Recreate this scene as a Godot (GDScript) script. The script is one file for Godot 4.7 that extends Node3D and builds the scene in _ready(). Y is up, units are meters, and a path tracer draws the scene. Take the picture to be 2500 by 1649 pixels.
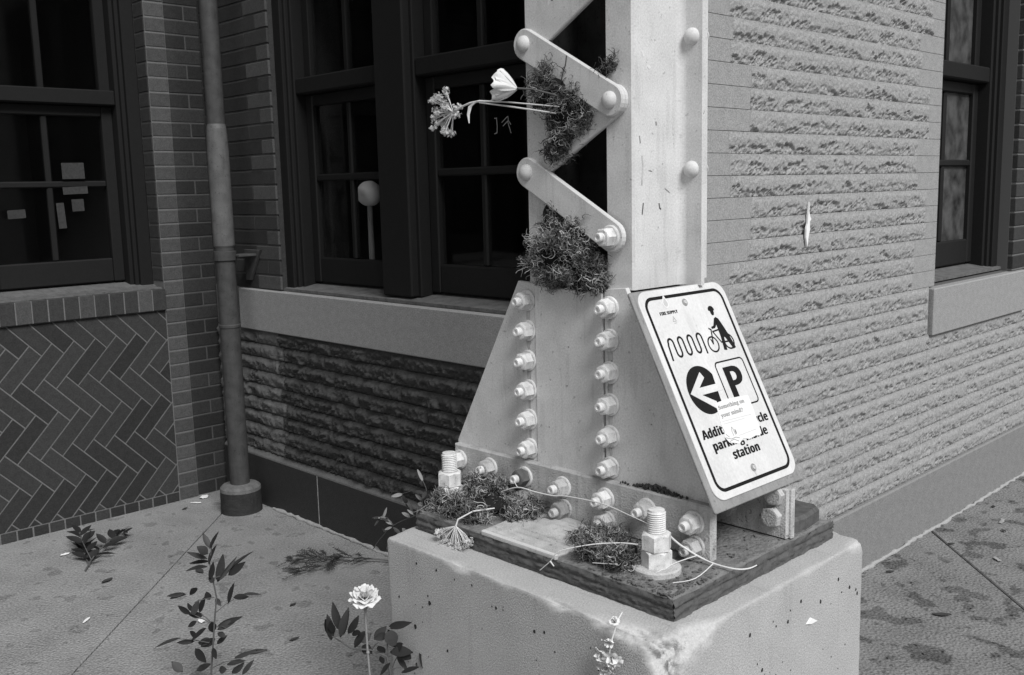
extends Node3D
# A riveted steel column on a concrete plinth in front of a brick and sandstone corner.
# World axes: x runs along the brick wall (away to the right of the picture), z along the sandstone
# window wall (towards the viewer), y is up. Metres.

class Shape:
	var v := PackedVector3Array()
	var n := PackedVector3Array()
	var c := PackedColorArray()
	var col := Color.WHITE
	var colored := false

	func tri(a: Vector3, b: Vector3, d: Vector3) -> void:
		var m := (b - a).cross(d - a)
		if m.length_squared() < 1e-18:
			return
		m = m.normalized()
		trin(a, b, d, m, m, m)

	func trin(a: Vector3, b: Vector3, d: Vector3, na: Vector3, nb: Vector3, nd: Vector3) -> void:
		v.append(a)
		v.append(d)
		v.append(b)
		n.append(na)
		n.append(nd)
		n.append(nb)
		if colored:
			c.append(col)
			c.append(col)
			c.append(col)

	func quad(a: Vector3, b: Vector3, d: Vector3, e: Vector3) -> void:
		tri(a, b, d)
		tri(a, d, e)

	# a flat convex polygon whose face looks away from a centre
	func outward(p: Array, from: Vector3) -> void:
		var mid := Vector3.ZERO
		for q in p:
			mid += q
		mid /= p.size()
		var nn: Vector3 = (p[1] - p[0]).cross(p[2] - p[0])
		if nn.dot(mid - from) < 0:
			p.reverse()
		for i in range(1, p.size() - 1):
			tri(p[0], p[i], p[i + 1])

	func box(x: Transform3D, s: Vector3, bev := 0.0) -> void:
		var h := s * 0.5
		var b := minf(bev, minf(h.x, minf(h.y, h.z)) * 0.9)
		var at := func(k: int, sg: Vector3) -> Vector3:
			var q := Vector3(sg.x * (h.x - b), sg.y * (h.y - b), sg.z * (h.z - b))
			q[k] = sg[k] * h[k]
			return x * q
		for k in 3:
			var i := (k + 1) % 3
			var j := (k + 2) % 3
			for s1 in [-1.0, 1.0]:
				var face := []
				for w in [[-1.0, -1.0], [1.0, -1.0], [1.0, 1.0], [-1.0, 1.0]]:
					var sg := Vector3.ZERO
					sg[k] = s1
					sg[i] = w[0]
					sg[j] = w[1]
					face.append(at.call(k, sg))
				outward(face, x.origin)
				if b <= 0.0:
					continue
				for s2 in [-1.0, 1.0]:
					# the edge between the faces k and i runs along j
					var p := Vector3.ZERO
					p[k] = s1
					p[i] = s2
					p[j] = -1.0
					var q := p
					q[j] = 1.0
					outward([at.call(k, p), at.call(k, q), at.call(i, q), at.call(i, p)], x.origin)
		if b > 0.0:
			for a in [-1.0, 1.0]:
				for e in [-1.0, 1.0]:
					for g in [-1.0, 1.0]:
						var sg := Vector3(a, e, g)
						outward([at.call(0, sg), at.call(1, sg), at.call(2, sg)], x.origin)

	# axis-aligned box from corner to corner
	func block(a: Vector3, b: Vector3, bev := 0.0) -> void:
		box(Transform3D(Basis(), (a + b) * 0.5), (b - a).abs(), bev)

	# a polygon in the local xy plane, pushed from z0 to z1, bevelled at z1
	func prism(poly_in: PackedVector2Array, z0: float, z1: float, bev: float, x: Transform3D, back := false) -> void:
		var poly := poly_in
		var area := 0.0
		for i in poly.size():
			area += poly[i].cross(poly[(i + 1) % poly.size()])
		if area < 0:
			poly = poly.duplicate()
			poly.reverse()
		var k := poly.size()
		var inner := PackedVector2Array()
		for i in k:
			var e0 := (poly[i] - poly[(i + k - 1) % k]).normalized()
			var e1 := (poly[(i + 1) % k] - poly[i]).normalized()
			var m := (Vector2(-e0.y, e0.x) + Vector2(-e1.y, e1.x))
			var l := maxf(m.length_squared() * 0.5, 0.25)
			inner.append(poly[i] + m / l * bev)
		for i in k:
			var j := (i + 1) % k
			var a := x * Vector3(poly[i].x, poly[i].y, z0)
			var b := x * Vector3(poly[j].x, poly[j].y, z0)
			var a1 := x * Vector3(poly[i].x, poly[i].y, z1 - bev)
			var b1 := x * Vector3(poly[j].x, poly[j].y, z1 - bev)
			quad(a, b, b1, a1)
			if bev > 0:
				quad(a1, b1, x * Vector3(inner[j].x, inner[j].y, z1), x * Vector3(inner[i].x, inner[i].y, z1))
		var idx := Geometry2D.triangulate_polygon(inner)
		for i in range(0, idx.size(), 3):
			var p := inner[idx[i]]
			var q := inner[idx[i + 1]]
			var r := inner[idx[i + 2]]
			if (q - p).cross(r - p) < 0:
				var sw := q
				q = r
				r = sw
			tri(x * Vector3(p.x, p.y, z1), x * Vector3(q.x, q.y, z1), x * Vector3(r.x, r.y, z1))
			if back:
				tri(x * Vector3(p.x, p.y, z0), x * Vector3(r.x, r.y, z0), x * Vector3(q.x, q.y, z0))

	# profile points (radius, height along local z), turned round z
	func lathe(prof: Array, seg: int, x: Transform3D) -> void:
		for i in prof.size() - 1:
			var a: Vector2 = prof[i]
			var b: Vector2 = prof[i + 1]
			var d := b - a
			var nr := Vector2(d.y, -d.x).normalized()
			for s in seg:
				var t0 := TAU * s / seg
				var t1 := TAU * (s + 1) / seg
				var c0 := Vector3(cos(t0), sin(t0), 0)
				var c1 := Vector3(cos(t1), sin(t1), 0)
				var z := Vector3(0, 0, 1)
				var n0 := (x.basis * (c0 * nr.x + z * nr.y)).normalized()
				var n1 := (x.basis * (c1 * nr.x + z * nr.y)).normalized()
				var p00 := x * (c0 * a.x + z * a.y)
				var p01 := x * (c1 * a.x + z * a.y)
				var p10 := x * (c0 * b.x + z * b.y)
				var p11 := x * (c1 * b.x + z * b.y)
				if a.x > 1e-6:
					trin(p00, p01, p11, n0, n1, n1)
				if b.x > 1e-6:
					trin(p00, p11, p10, n0, n1, n0)

	func tube(path: Array, radii: Array, seg: int) -> void:
		var k := path.size()
		var side := Vector3(0.31, 0.77, 0.55).normalized()
		var rings := []
		var norms := []
		for i in k:
			var d: Vector3 = (path[mini(i + 1, k - 1)] - path[maxi(i - 1, 0)]).normalized()
			side = (side - d * side.dot(d))
			if side.length() < 0.01:
				side = d.cross(Vector3(0.9, 0.1, 0.4))
			side = side.normalized()
			var up := d.cross(side)
			var ring := []
			var nr := []
			for s in seg:
				var t := TAU * s / seg
				var o := side * cos(t) + up * sin(t)
				ring.append(path[i] + o * radii[i])
				nr.append(o)
			rings.append(ring)
			norms.append(nr)
		for i in k - 1:
			for s in seg:
				var s2 := (s + 1) % seg
				trin(rings[i][s], rings[i][s2], rings[i + 1][s2], norms[i][s], norms[i][s2], norms[i + 1][s2])
				trin(rings[i][s], rings[i + 1][s2], rings[i + 1][s], norms[i][s], norms[i + 1][s2], norms[i + 1][s])
		for s in seg:
			tri(path[0], rings[0][(s + 1) % seg], rings[0][s])
			tri(path[k - 1], rings[k - 1][s], rings[k - 1][(s + 1) % seg])

	# a grid of points, smooth; rows of nx points. cols, when given, are per point
	func sheet(p: PackedVector3Array, nx: int, ny: int, flip := false, cols := PackedColorArray()) -> void:
		var nn := PackedVector3Array()
		nn.resize(p.size())
		for j in ny:
			for i in nx:
				var du := p[j * nx + mini(i + 1, nx - 1)] - p[j * nx + maxi(i - 1, 0)]
				var dv := p[mini(j + 1, ny - 1) * nx + i] - p[maxi(j - 1, 0) * nx + i]
				var m := du.cross(dv).normalized()
				nn[j * nx + i] = -m if flip else m
		for j in ny - 1:
			for i in nx - 1:
				var q := [j * nx + i, j * nx + i + 1, (j + 1) * nx + i + 1, (j + 1) * nx + i]
				if flip:
					q = [q[0], q[3], q[2], q[1]]
				for w in [[0, 1, 2], [0, 2, 3]]:
					var a: int = q[w[0]]
					var b: int = q[w[1]]
					var d: int = q[w[2]]
					v.append(p[a])
					v.append(p[d])
					v.append(p[b])
					n.append(nn[a])
					n.append(nn[d])
					n.append(nn[b])
					if colored:
						c.append(cols[a] if cols.size() else col)
						c.append(cols[d] if cols.size() else col)
						c.append(cols[b] if cols.size() else col)

	func mesh() -> ArrayMesh:
		var a := []
		a.resize(Mesh.ARRAY_MAX)
		a[Mesh.ARRAY_VERTEX] = v
		a[Mesh.ARRAY_NORMAL] = n
		if colored:
			a[Mesh.ARRAY_COLOR] = c
		var m := ArrayMesh.new()
		m.add_surface_from_arrays(Mesh.PRIMITIVE_TRIANGLES, a)
		return m

var rng := RandomNumberGenerator.new()
var M := {}
var world_of := {}
var used := {}

# ---------------------------------------------------------------- scene objects
func numbered(called: String) -> String:
	if not used.has(called):
		used[called] = 0
		return called
	used[called] += 1
	return "%s_%03d" % [called, used[called]]

func tag(o: Node3D, label: String, category: String, group := "") -> Node3D:
	o.set_meta("label", label)
	o.set_meta("category", category)
	if group:
		o.set_meta("group", group)
	return o

func thing(called: String, label: String, category: String, at: Vector3, group := "") -> Node3D:
	var o := Node3D.new()
	o.name = numbered(called)
	add_child(o)
	o.position = at
	world_of[o] = Transform3D(Basis(), at)
	return tag(o, label, category, group)

# a mesh under a thing or part; x is where the mesh's own axes stand in the world
func hang(parent: Node3D, called: String, m: Mesh, mat: Material, x := Transform3D.IDENTITY) -> MeshInstance3D:
	var o := MeshInstance3D.new()
	o.name = called
	o.mesh = m
	o.material_override = mat
	if parent == self:
		o.name = numbered(called)
		add_child(o)
		o.transform = x
	else:
		parent.add_child(o, true)
		o.transform = world_of[parent].affine_inverse() * x
	world_of[o] = x
	return o

func part(parent: Node3D, called: String, s: Shape, mat: Material, x := Transform3D.IDENTITY) -> MeshInstance3D:
	return hang(parent, called, s.mesh(), mat, x)

# a one-mesh thing built in world places
func single(called: String, s: Shape, mat: Material, at: Vector3, label: String, category: String, group := "") -> Node3D:
	for i in s.v.size():
		s.v[i] -= at
	var o := hang(self, called, s.mesh(), mat, Transform3D(Basis(), at))
	return tag(o, label, category, group)

func blk(parent: Node3D, called: String, a: Vector3, b: Vector3, mat: Material, bev := 0.0) -> MeshInstance3D:
	var s := Shape.new()
	s.block(a, b, bev)
	return part(parent, called, s, mat)

# ---------------------------------------------------------------- textures and materials
func noise_bytes(sd: int, freq: float, kind: int, oct: int, size: int) -> PackedByteArray:
	var f := FastNoiseLite.new()
	f.seed = sd
	f.frequency = freq
	f.noise_type = kind
	f.fractal_type = FastNoiseLite.FRACTAL_FBM if oct > 1 else FastNoiseLite.FRACTAL_NONE
	f.fractal_octaves = oct
	var im := f.get_seamless_image(size, size)
	im.convert(Image.FORMAT_L8)
	return im.get_data()

# value = base + layers; each layer [seed, frequency, octaves, strength, threshold or -1 (a spot layer adds its strength where the noise passes it)]
func texture(size: int, base: float, layers: Array, linear := true) -> ImageTexture:
	var acc := PackedFloat32Array()
	acc.resize(size * size)
	acc.fill(base)
	for l in layers:
		var b: PackedByteArray
		if l.size() > 5:
			# long runs down the surface
			var thin := noise_bytes(l[0], l[1], FastNoiseLite.TYPE_SIMPLEX_SMOOTH, l[2], size)
			var im0 := Image.create_from_data(size, size, false, Image.FORMAT_L8, thin)
			im0 = im0.get_region(Rect2i(0, 0, size, size / int(l[5])))
			im0.resize(size, size, Image.INTERPOLATE_CUBIC)
			b = im0.get_data()
		else:
			b = noise_bytes(l[0], l[1], FastNoiseLite.TYPE_SIMPLEX_SMOOTH, l[2], size)
		var amp: float = l[3]
		var th: float = l[4]
		if th < 0:
			for i in acc.size():
				acc[i] += amp * (b[i] / 127.5 - 1.0)
		else:
			for i in acc.size():
				acc[i] += amp * smoothstep(th, th + 0.11, b[i] / 255.0)
	var out := PackedByteArray()
	out.resize(size * size)
	for i in acc.size():
		var x := clampf(acc[i], 0.0, 1.0)
		out[i] = int(255.0 * (pow(x, 0.4545) if linear else x))
	var im := Image.create_from_data(size, size, false, Image.FORMAT_L8, out)
	return ImageTexture.create_from_image(im)

func bumps(sd: int, freq: float, oct: int, size: int, strength: float) -> ImageTexture:
	var b := noise_bytes(sd, freq, FastNoiseLite.TYPE_SIMPLEX_SMOOTH, oct, size)
	var im := Image.create_from_data(size, size, false, Image.FORMAT_L8, b)
	im.convert(Image.FORMAT_RGBA8)
	im.bump_map_to_normal_map(strength)
	return ImageTexture.create_from_image(im)

# lin: the mean real-world reflectance; the textures hover round 0.75
func mk(called: String, lin: float, rough: float, tex: Texture2D = null, metres := 1.0, nrm: Texture2D = null, nscale := 1.0, vcol := false) -> StandardMaterial3D:
	var m := StandardMaterial3D.new()
	m.resource_name = called
	var k := lin / 0.75 if tex else lin
	m.albedo_color = Color(k, k, k).linear_to_srgb()
	m.roughness = rough
	m.metallic_specular = 0.35
	if tex:
		m.albedo_texture = tex
	if nrm:
		m.normal_enabled = true
		m.normal_texture = nrm
		m.normal_scale = nscale
	if tex or nrm:
		m.uv1_triplanar = true
		m.uv1_world_triplanar = true
		m.uv1_scale = Vector3.ONE / metres
	m.vertex_color_use_as_albedo = vcol
	M[called] = m
	return m

func make_materials() -> void:
	var grain := texture(512, 0.75, [[1, 0.25, 1, 0.12, -1.0], [3, 0.10, 1, 0.13, -1.0], [2, 0.02, 3, 0.07, -1.0]])
	var paint_t := texture(1024, 0.77, [[11, 0.30, 1, 0.08, -1.0], [15, 0.15, 1, 0.075, -1.0], [12, 0.006, 4, 0.07, -1.0], [16, 0.03, 3, -0.06, 0.64, 10], [13, 0.035, 3, -0.30, 0.80], [14, 0.10, 2, -0.35, 0.86]])
	var dirty_t := texture(1024, 0.80, [[21, 0.28, 1, 0.10, -1.0], [25, 0.14, 1, 0.10, -1.0], [22, 0.008, 4, 0.22, -1.0], [26, 0.03, 3, -0.10, 0.62, 10], [23, 0.03, 3, -0.35, 0.70], [24, 0.09, 2, -0.30, 0.80]])
	var stone_t := texture(512, 0.76, [[31, 0.22, 1, 0.14, -1.0], [35, 0.095, 1, 0.15, -1.0], [32, 0.03, 3, 0.12, -1.0], [33, 0.07, 2, -0.2, 0.80]])
	var conc_t := texture(1024, 0.77, [[41, 0.26, 1, 0.09, -1.0], [45, 0.13, 1, 0.10, -1.0], [42, 0.006, 5, 0.05, -1.0], [46, 0.02, 3, -0.05, 0.68, 12], [43, 0.05, 2, -0.35, 0.88]])
	var walk_t := texture(1024, 0.79, [[51, 0.24, 1, 0.10, -1.0], [55, 0.12, 1, 0.19, -1.0], [52, 0.005, 5, 0.12, -1.0], [53, 0.010, 4, -0.26, 0.70], [54, 0.022, 2, -0.26, 0.84]])
	var walk_t2 := texture(1024, 0.80, [[151, 0.24, 1, 0.10, -1.0], [155, 0.12, 1, 0.19, -1.0], [152, 0.005, 5, 0.14, -1.0], [153, 0.008, 4, -0.36, 0.62], [154, 0.025, 3, -0.32, 0.74], [156, 0.03, 2, 0.4, 0.88]])
	var brick_t := texture(512, 0.75, [[61, 0.2, 2, 0.14, -1.0], [63, 0.07, 1, 0.15, -1.0], [62, 0.02, 3, 0.12, -1.0]])
	var glass_t := texture(512, 0.62, [[71, 0.008, 4, 0.50, -1.0], [72, 0.12, 2, 0.12, -1.0]])
	var fine := bumps(81, 0.2, 2, 512, 2.5)
	var coarse := bumps(82, 0.06, 4, 512, 5.0)
	var micro := bumps(84, 0.42, 1, 512, 2.0)
	var soft := bumps(83, 0.012, 3, 512, 3.0)

	mk("paint", 0.56, 0.55, paint_t, 0.9, soft, 0.35)
	mk("paint_bar", 0.53, 0.55, paint_t, 0.7, soft, 0.3)
	mk("paint_dirty", 0.40, 0.65, dirty_t, 0.6, fine, 0.4)
	mk("paint_bolt", 0.60, 0.5, dirty_t, 0.25, fine, 0.5)
	mk("bolt_rust", 0.24, 0.75, dirty_t, 0.2, fine, 0.8)
	mk("bolt_dark", 0.10, 0.75, dirty_t, 0.2, fine, 0.8)
	mk("plate", 0.16, 0.8, dirty_t, 0.35, coarse, 0.8)
	mk("plate_edge", 0.085, 0.8, dirty_t, 0.25, fine, 0.5)
	mk("concrete", 0.45, 0.9, conc_t, 0.8, micro, 0.35, true)
	mk("pit", 0.03, 1.0)
	mk("nut_shade_dirt", 0.36, 0.8, dirty_t, 0.3)  # tone of the painted shadow streaks below the nuts
	mk("inside_shade", 0.055, 0.9, dirty_t, 0.6)  # dark tone that holds the shade inside the column
	mk("walk", 0.235, 0.95, walk_t, 1.3, fine, 0.8)
	mk("walk_stained", 0.17, 0.95, walk_t2, 1.5, fine, 0.8)
	mk("joint_dirt", 0.05, 1.0)
	mk("fillet", 0.33, 0.95, grain, 0.4, coarse, 0.8)
	for i in 4:
		mk("brick%d" % i, [0.031, 0.038, 0.028, 0.042][i], 0.9, brick_t, 0.35, fine, 0.7)
	for i in 3:
		mk("brick_pale%d" % i, [0.068, 0.078, 0.062][i], 0.9, brick_t, 0.35, fine, 0.7)
	mk("mortar", 0.145, 0.95, grain, 0.3, fine, 0.6)
	mk("mortar_dark", 0.095, 0.95, grain, 0.3, fine, 0.6)
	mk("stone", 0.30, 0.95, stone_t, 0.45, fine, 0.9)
	mk("stone_smooth", 0.295, 0.95, grain, 0.45, fine, 0.5)
	mk("stone_joint", 0.10, 0.95)
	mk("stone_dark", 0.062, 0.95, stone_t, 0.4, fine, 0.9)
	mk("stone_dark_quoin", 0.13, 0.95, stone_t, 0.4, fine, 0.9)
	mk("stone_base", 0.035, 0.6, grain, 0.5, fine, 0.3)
	mk("stone_base_pale", 0.21, 0.9, grain, 0.5, fine, 0.5)
	mk("sill_stone", 0.285, 0.95, grain, 0.4, fine, 0.5)
	mk("frame", 0.008, 0.75, grain, 0.5)
	mk("frame_edge", 0.010, 0.6, grain, 0.5)
	mk("wood_sill", 0.11, 0.8, dirty_t, 0.5)
	mk("interior", 0.07, 1.0)
	mk("roofing", 0.1, 1.0)
	mk("dusty_glass", 0.065, 0.5, glass_t, 0.5)
	mk("pipe", 0.055, 0.6, dirty_t, 0.5, fine, 0.3)
	mk("pipe_pale", 0.105, 0.5, dirty_t, 0.6, fine, 0.3)
	mk("pipe_boot", 0.030, 0.8, dirty_t, 0.4, coarse, 0.5)
	mk("pipe_boot_rim", 0.13, 0.9, dirty_t, 0.4, coarse, 0.5)
	mk("sign_white", 0.59, 0.35, texture(512, 0.76, [[91, 0.25, 1, 0.05, -1.0], [94, 0.12, 1, 0.05, -1.0], [92, 0.01, 4, 0.09, -1.0], [93, 0.05, 3, -0.16, 0.82], [95, 0.03, 3, -0.035, 0.66, 8]]), 0.5)
	mk("sign_black", 0.016, 0.7, grain, 0.3).metallic_specular = 0.12
	mk("sign_edge", 0.45, 0.5, dirty_t, 0.4)
	mk("backing", 0.22, 0.7, dirty_t, 0.6)
	mk("sticker_paper", 0.67, 0.7)
	mk("sticker_ink", 0.22, 0.8)
	mk("sticker_grey", 0.45, 0.6)
	mk("moss", 1.0, 1.0, null, 1.0, null, 1.0, true)
	mk("leaf", 0.020, 0.5, brick_t, 0.1)
	mk("leaf_mid", 0.035, 0.55, brick_t, 0.1)
	mk("leaf_pale", 0.22, 0.7, brick_t, 0.1)
	mk("stem", 0.09, 0.8, grain, 0.1)
	mk("twig", 0.62, 0.8, grain, 0.1)
	mk("twig_dark", 0.12, 0.8, grain, 0.1)
	mk("petal", 0.66, 0.8, grain, 0.08)
	mk("dry_flower", 0.55, 0.9, grain, 0.08)
	mk("dry_flower_pale", 0.66, 0.9, grain, 0.08)
	mk("paper", 0.78, 0.9)
	mk("paper_dim", 0.30, 0.9)
	mk("paper_print", 0.040, 0.9, dirty_t, 0.12)
	mk("dead_leaf", 0.045, 0.9)
	var g := StandardMaterial3D.new()
	g.resource_name = "glass"
	g.albedo_color = Color(0.08, 0.08, 0.08, 0.08)
	g.transparency = BaseMaterial3D.TRANSPARENCY_ALPHA
	g.roughness = 0.05
	g.metallic_specular = 0.30
	M["glass"] = g

# ---------------------------------------------------------------- frames of the walls (local z looks out of the wall)
var ON_A := Transform3D(Basis(), Vector3(0, 0, -4.57))
var ON_B := Transform3D(Basis(Vector3(0, 0, 1), Vector3(0, 1, 0), Vector3(-1, 0, 0)), Vector3(2.37, 0, 0))
var ON_C := Transform3D(Basis(), Vector3(0, 0, -1.70))
var FACE := Basis(Vector3(0, 0, 1), Vector3(0, 1, 0), Vector3(-1, 0, 0))   # looks towards -x

func slab(s: Shape, x: Transform3D, u0: float, u1: float, v0: float, v1: float, n0: float, n1: float, bev := 0.0) -> void:
	s.box(x * Transform3D(Basis(), Vector3((u0 + u1) * 0.5, (v0 + v1) * 0.5, (n0 + n1) * 0.5)), Vector3(absf(u1 - u0), absf(v1 - v0), absf(n1 - n0)), bev)

func slab_part(p: Node3D, called: String, x: Transform3D, u0: float, u1: float, v0: float, v1: float, n0: float, n1: float, mat: Material, bev := 0.0) -> MeshInstance3D:
	var s := Shape.new()
	slab(s, x, u0, u1, v0, v1, n0, n1, bev)
	return part(p, called, s, mat)

var brick_meshes := {}
func brick(p: Node3D, x: Transform3D, u0: float, u1: float, v0: float, v1: float, n1: float, mat: Material, deep := 0.05) -> void:
	var sz := Vector3(snappedf(u1 - u0, 0.0005), snappedf(v1 - v0, 0.0005), deep)
	if not brick_meshes.has(sz):
		var s := Shape.new()
		s.box(Transform3D.IDENTITY, sz, 0.0025)
		brick_meshes[sz] = s.mesh()
	var wob := Basis.from_euler(Vector3(rng.randf_range(-0.004, 0.004), rng.randf_range(-0.006, 0.006), rng.randf_range(-0.004, 0.004)))
	hang(p, "brick", brick_meshes[sz], mat, x * Transform3D(wob, Vector3((u0 + u1) * 0.5, (v0 + v1) * 0.5, n1 + 0.0008 - deep * 0.5 + rng.randf_range(-0.0006, 0.0006))))

func dark_brick() -> Material:
	return M["brick%d" % rng.randi_range(0, 3)]

func pale_brick() -> Material:
	return M["brick_pale%d" % rng.randi_range(0, 2)]

# ---------------------------------------------------------------- rock-faced ashlar
var fbm := FastNoiseLite.new()
var fbm2 := FastNoiseLite.new()
func rock(x: Transform3D, u0: float, u1: float, v0: float, v1: float, amp: float, step: float, rows: int, sd: int, wild := 1.0, bulge := 1.0) -> Shape:
	var r := RandomNumberGenerator.new()
	r.seed = sd
	var s := Shape.new()
	var nx := maxi(6, int((u1 - u0) / step) + 1)
	var ny := rows
	var chips := []
	var uu := u0 + r.randf_range(0.0, 0.05)
	while uu < u1:
		var ru := r.randf_range(0.02, 0.075)
		chips.append([uu, ru, r.randf_range(0.24, 0.66), r.randf_range(0.35, 0.95), r.randf_range(-0.2, 0.2)])
		uu += ru * r.randf_range(0.65, 2.3)
	var p := PackedVector3Array()
	var off := sd * 3.7
	for j in ny:
		var t := j / float(ny - 1)
		for i in nx:
			var u := lerpf(u0, u1, i / float(nx - 1))
			var y := lerpf(v0, v1, t)
			var ends := smoothstep(0.0, 0.012, u - u0) * smoothstep(0.0, 0.012, u1 - u)
			var big := fbm.get_noise_3d(u * 9.0, y * 16.0 + off, off)
			var small := fbm2.get_noise_3d(u * 70.0, y * 85.0, off)
			var fine := fbm2.get_noise_3d(u * 190.0, y * 200.0, off + 40.0)
			var rough := fbm2.get_noise_3d(u * 85.0, y * 105.0, off + 20.0)
			var edge := smoothstep(0.0, 0.10, t) * smoothstep(1.0, 0.66, t)
			var d := bulge * edge * (0.66 + 0.34 * wild * big) + (0.10 + 0.12 * edge) * wild * small + 0.10 * wild * fine
			if bulge > 0.9:
				d *= smoothstep(0.0, 0.10, t) * smoothstep(1.0, 0.9, t)
			var deep := 0.0
			for q in chips:
				var wob := 0.9 * fbm2.get_noise_3d(u * 38.0, y * 42.0, off + q[0])
				var e: float = pow((u - q[0]) / q[1], 2.0) + pow((t + 0.02 + q[4] * (u - q[0]) / q[1]) / q[2], 2.0) + wob
				deep = maxf(deep, smoothstep(1.12, 0.80, e) * q[3])
			d = lerpf(d, d - 0.92 + 0.85 * rough + 0.40 * fine + 0.25 * (1.0 - t), deep)
			p.append(x * Vector3(u, y, amp * d * ends))
	s.sheet(p, nx, ny)
	# narrow sides back into the joint
	var back := -0.016
	for i in nx - 1:
		s.quad(p[i + 1], p[i], p[i] + x.basis.z * back, p[i + 1] + x.basis.z * back)
		var o := (ny - 1) * nx
		s.quad(p[o + i], p[o + i + 1], p[o + i + 1] + x.basis.z * back, p[o + i] + x.basis.z * back)
	for j in ny - 1:
		var a := j * nx
		s.quad(p[a], p[a + nx], p[a + nx] + x.basis.z * back, p[a] + x.basis.z * back)
		var b := a + nx - 1
		s.quad(p[b + nx], p[b], p[b] + x.basis.z * back, p[b + nx] + x.basis.z * back)
	return s

# ---------------------------------------------------------------- windows: a part of a building with frame, sash, pane, sill as sub-parts
func window(b: Node3D, x: Transform3D, u0: float, u1: float, nf: float, mull: float, glass: Material, sash_top := 1.93) -> MeshInstance3D:
	var top := 2.74
	var w := Shape.new()
	for sd in [-1.0, 1.0]:
		var e := u0 if sd < 0 else u1
		slab(w, x, e, e - sd * 0.062, 1.062, top, nf - 0.06, nf, 0.004)
		slab(w, x, e - sd * 0.062, e - sd * 0.082, 1.062, top, nf - 0.06, nf - 0.014, 0.005)
		slab(w, x, e - sd * 0.082, e - sd * 0.102, 1.062, top, nf - 0.14, nf - 0.03, 0.004)
	slab(w, x, u0, u1, top - 0.08, top, nf - 0.061, nf - 0.001, 0.004)
	var win := part(b, "window", w, M["frame"])
	var spans := []
	if is_nan(mull):
		spans.append([u0 + 0.102, u1 - 0.102])
	else:
		var mp := Shape.new()
		slab(mp, x, mull - 0.095, mull + 0.095, 1.085, top - 0.08, nf - 0.13, nf + 0.004, 0.006)
		slab(mp, x, mull - 0.113, mull + 0.113, 1.085, top - 0.08, nf - 0.14, nf - 0.03, 0.004)
		part(win, "mullion", mp, M["frame"])
		spans.append([u0 + 0.102, mull - 0.113])
		spans.append([mull + 0.113, u1 - 0.102])
	# sloping timber sill
	var si := Shape.new()
	si.prism(PackedVector2Array([Vector2(nf - 0.14, 1.062), Vector2(nf + 0.018, 1.062), Vector2(nf + 0.018, 1.074), Vector2(nf - 0.14, 1.098)]), 0.0, u1 - u0, 0.0, x * Transform3D(Basis(Vector3(0, 0, 1), Vector3(0, 1, 0), Vector3(-1, 0, 0)), Vector3(u1, 0, 0)), true)
	part(win, "sill", si, M["wood_sill"])
	var g := nf - 0.105
	for sp in spans:
		var a: float = sp[0]
		var e: float = sp[1]
		var mid := (a + e) * 0.5
		var sh := Shape.new()
		for q in [[a, a + 0.052], [e - 0.052, e]]:
			slab(sh, x, q[0], q[1], 1.1, sash_top, g - 0.02, g + 0.022, 0.005)
		slab(sh, x, a + 0.052, e - 0.052, 1.1, 1.213, g - 0.02, g + 0.02, 0.006)
		slab(sh, x, a + 0.052, e - 0.052, 1.552, 1.582, g - 0.02, g + 0.018, 0.006)
		slab(sh, x, a + 0.052, e - 0.052, sash_top - 0.05, sash_top, g - 0.02, g + 0.02, 0.005)
		slab(sh, x, mid - 0.014, mid + 0.014, 1.213, sash_top - 0.05, g - 0.017, g + 0.012, 0.006)
		part(win, "sash", sh, M["frame_edge"])
		var tr := Shape.new()
		slab(tr, x, a, e, sash_top, 2.0, nf - 0.14, nf - 0.035, 0.006)
		slab(tr, x, a, e, top - 0.13, top - 0.08, g - 0.02, g + 0.02, 0.004)
		for q in [[a, a + 0.05], [e - 0.05, e]]:
			slab(tr, x, q[0], q[1], 2.0, top - 0.13, g - 0.02, g + 0.02, 0.004)
		slab(tr, x, mid - 0.014, mid + 0.014, 2.0, top - 0.13, g - 0.017, g + 0.012, 0.004)
		part(win, "transom", tr, M["frame"])
		for q in [[a + 0.052, mid - 0.014], [mid + 0.014, e - 0.052]]:
			for h in [[1.213, 1.552], [1.582, sash_top - 0.05], [2.0, top - 0.13]]:
				slab_part(win, "pane", x, q[0], q[1], h[0], h[1], g - 0.004, g, glass)
	return win

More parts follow.
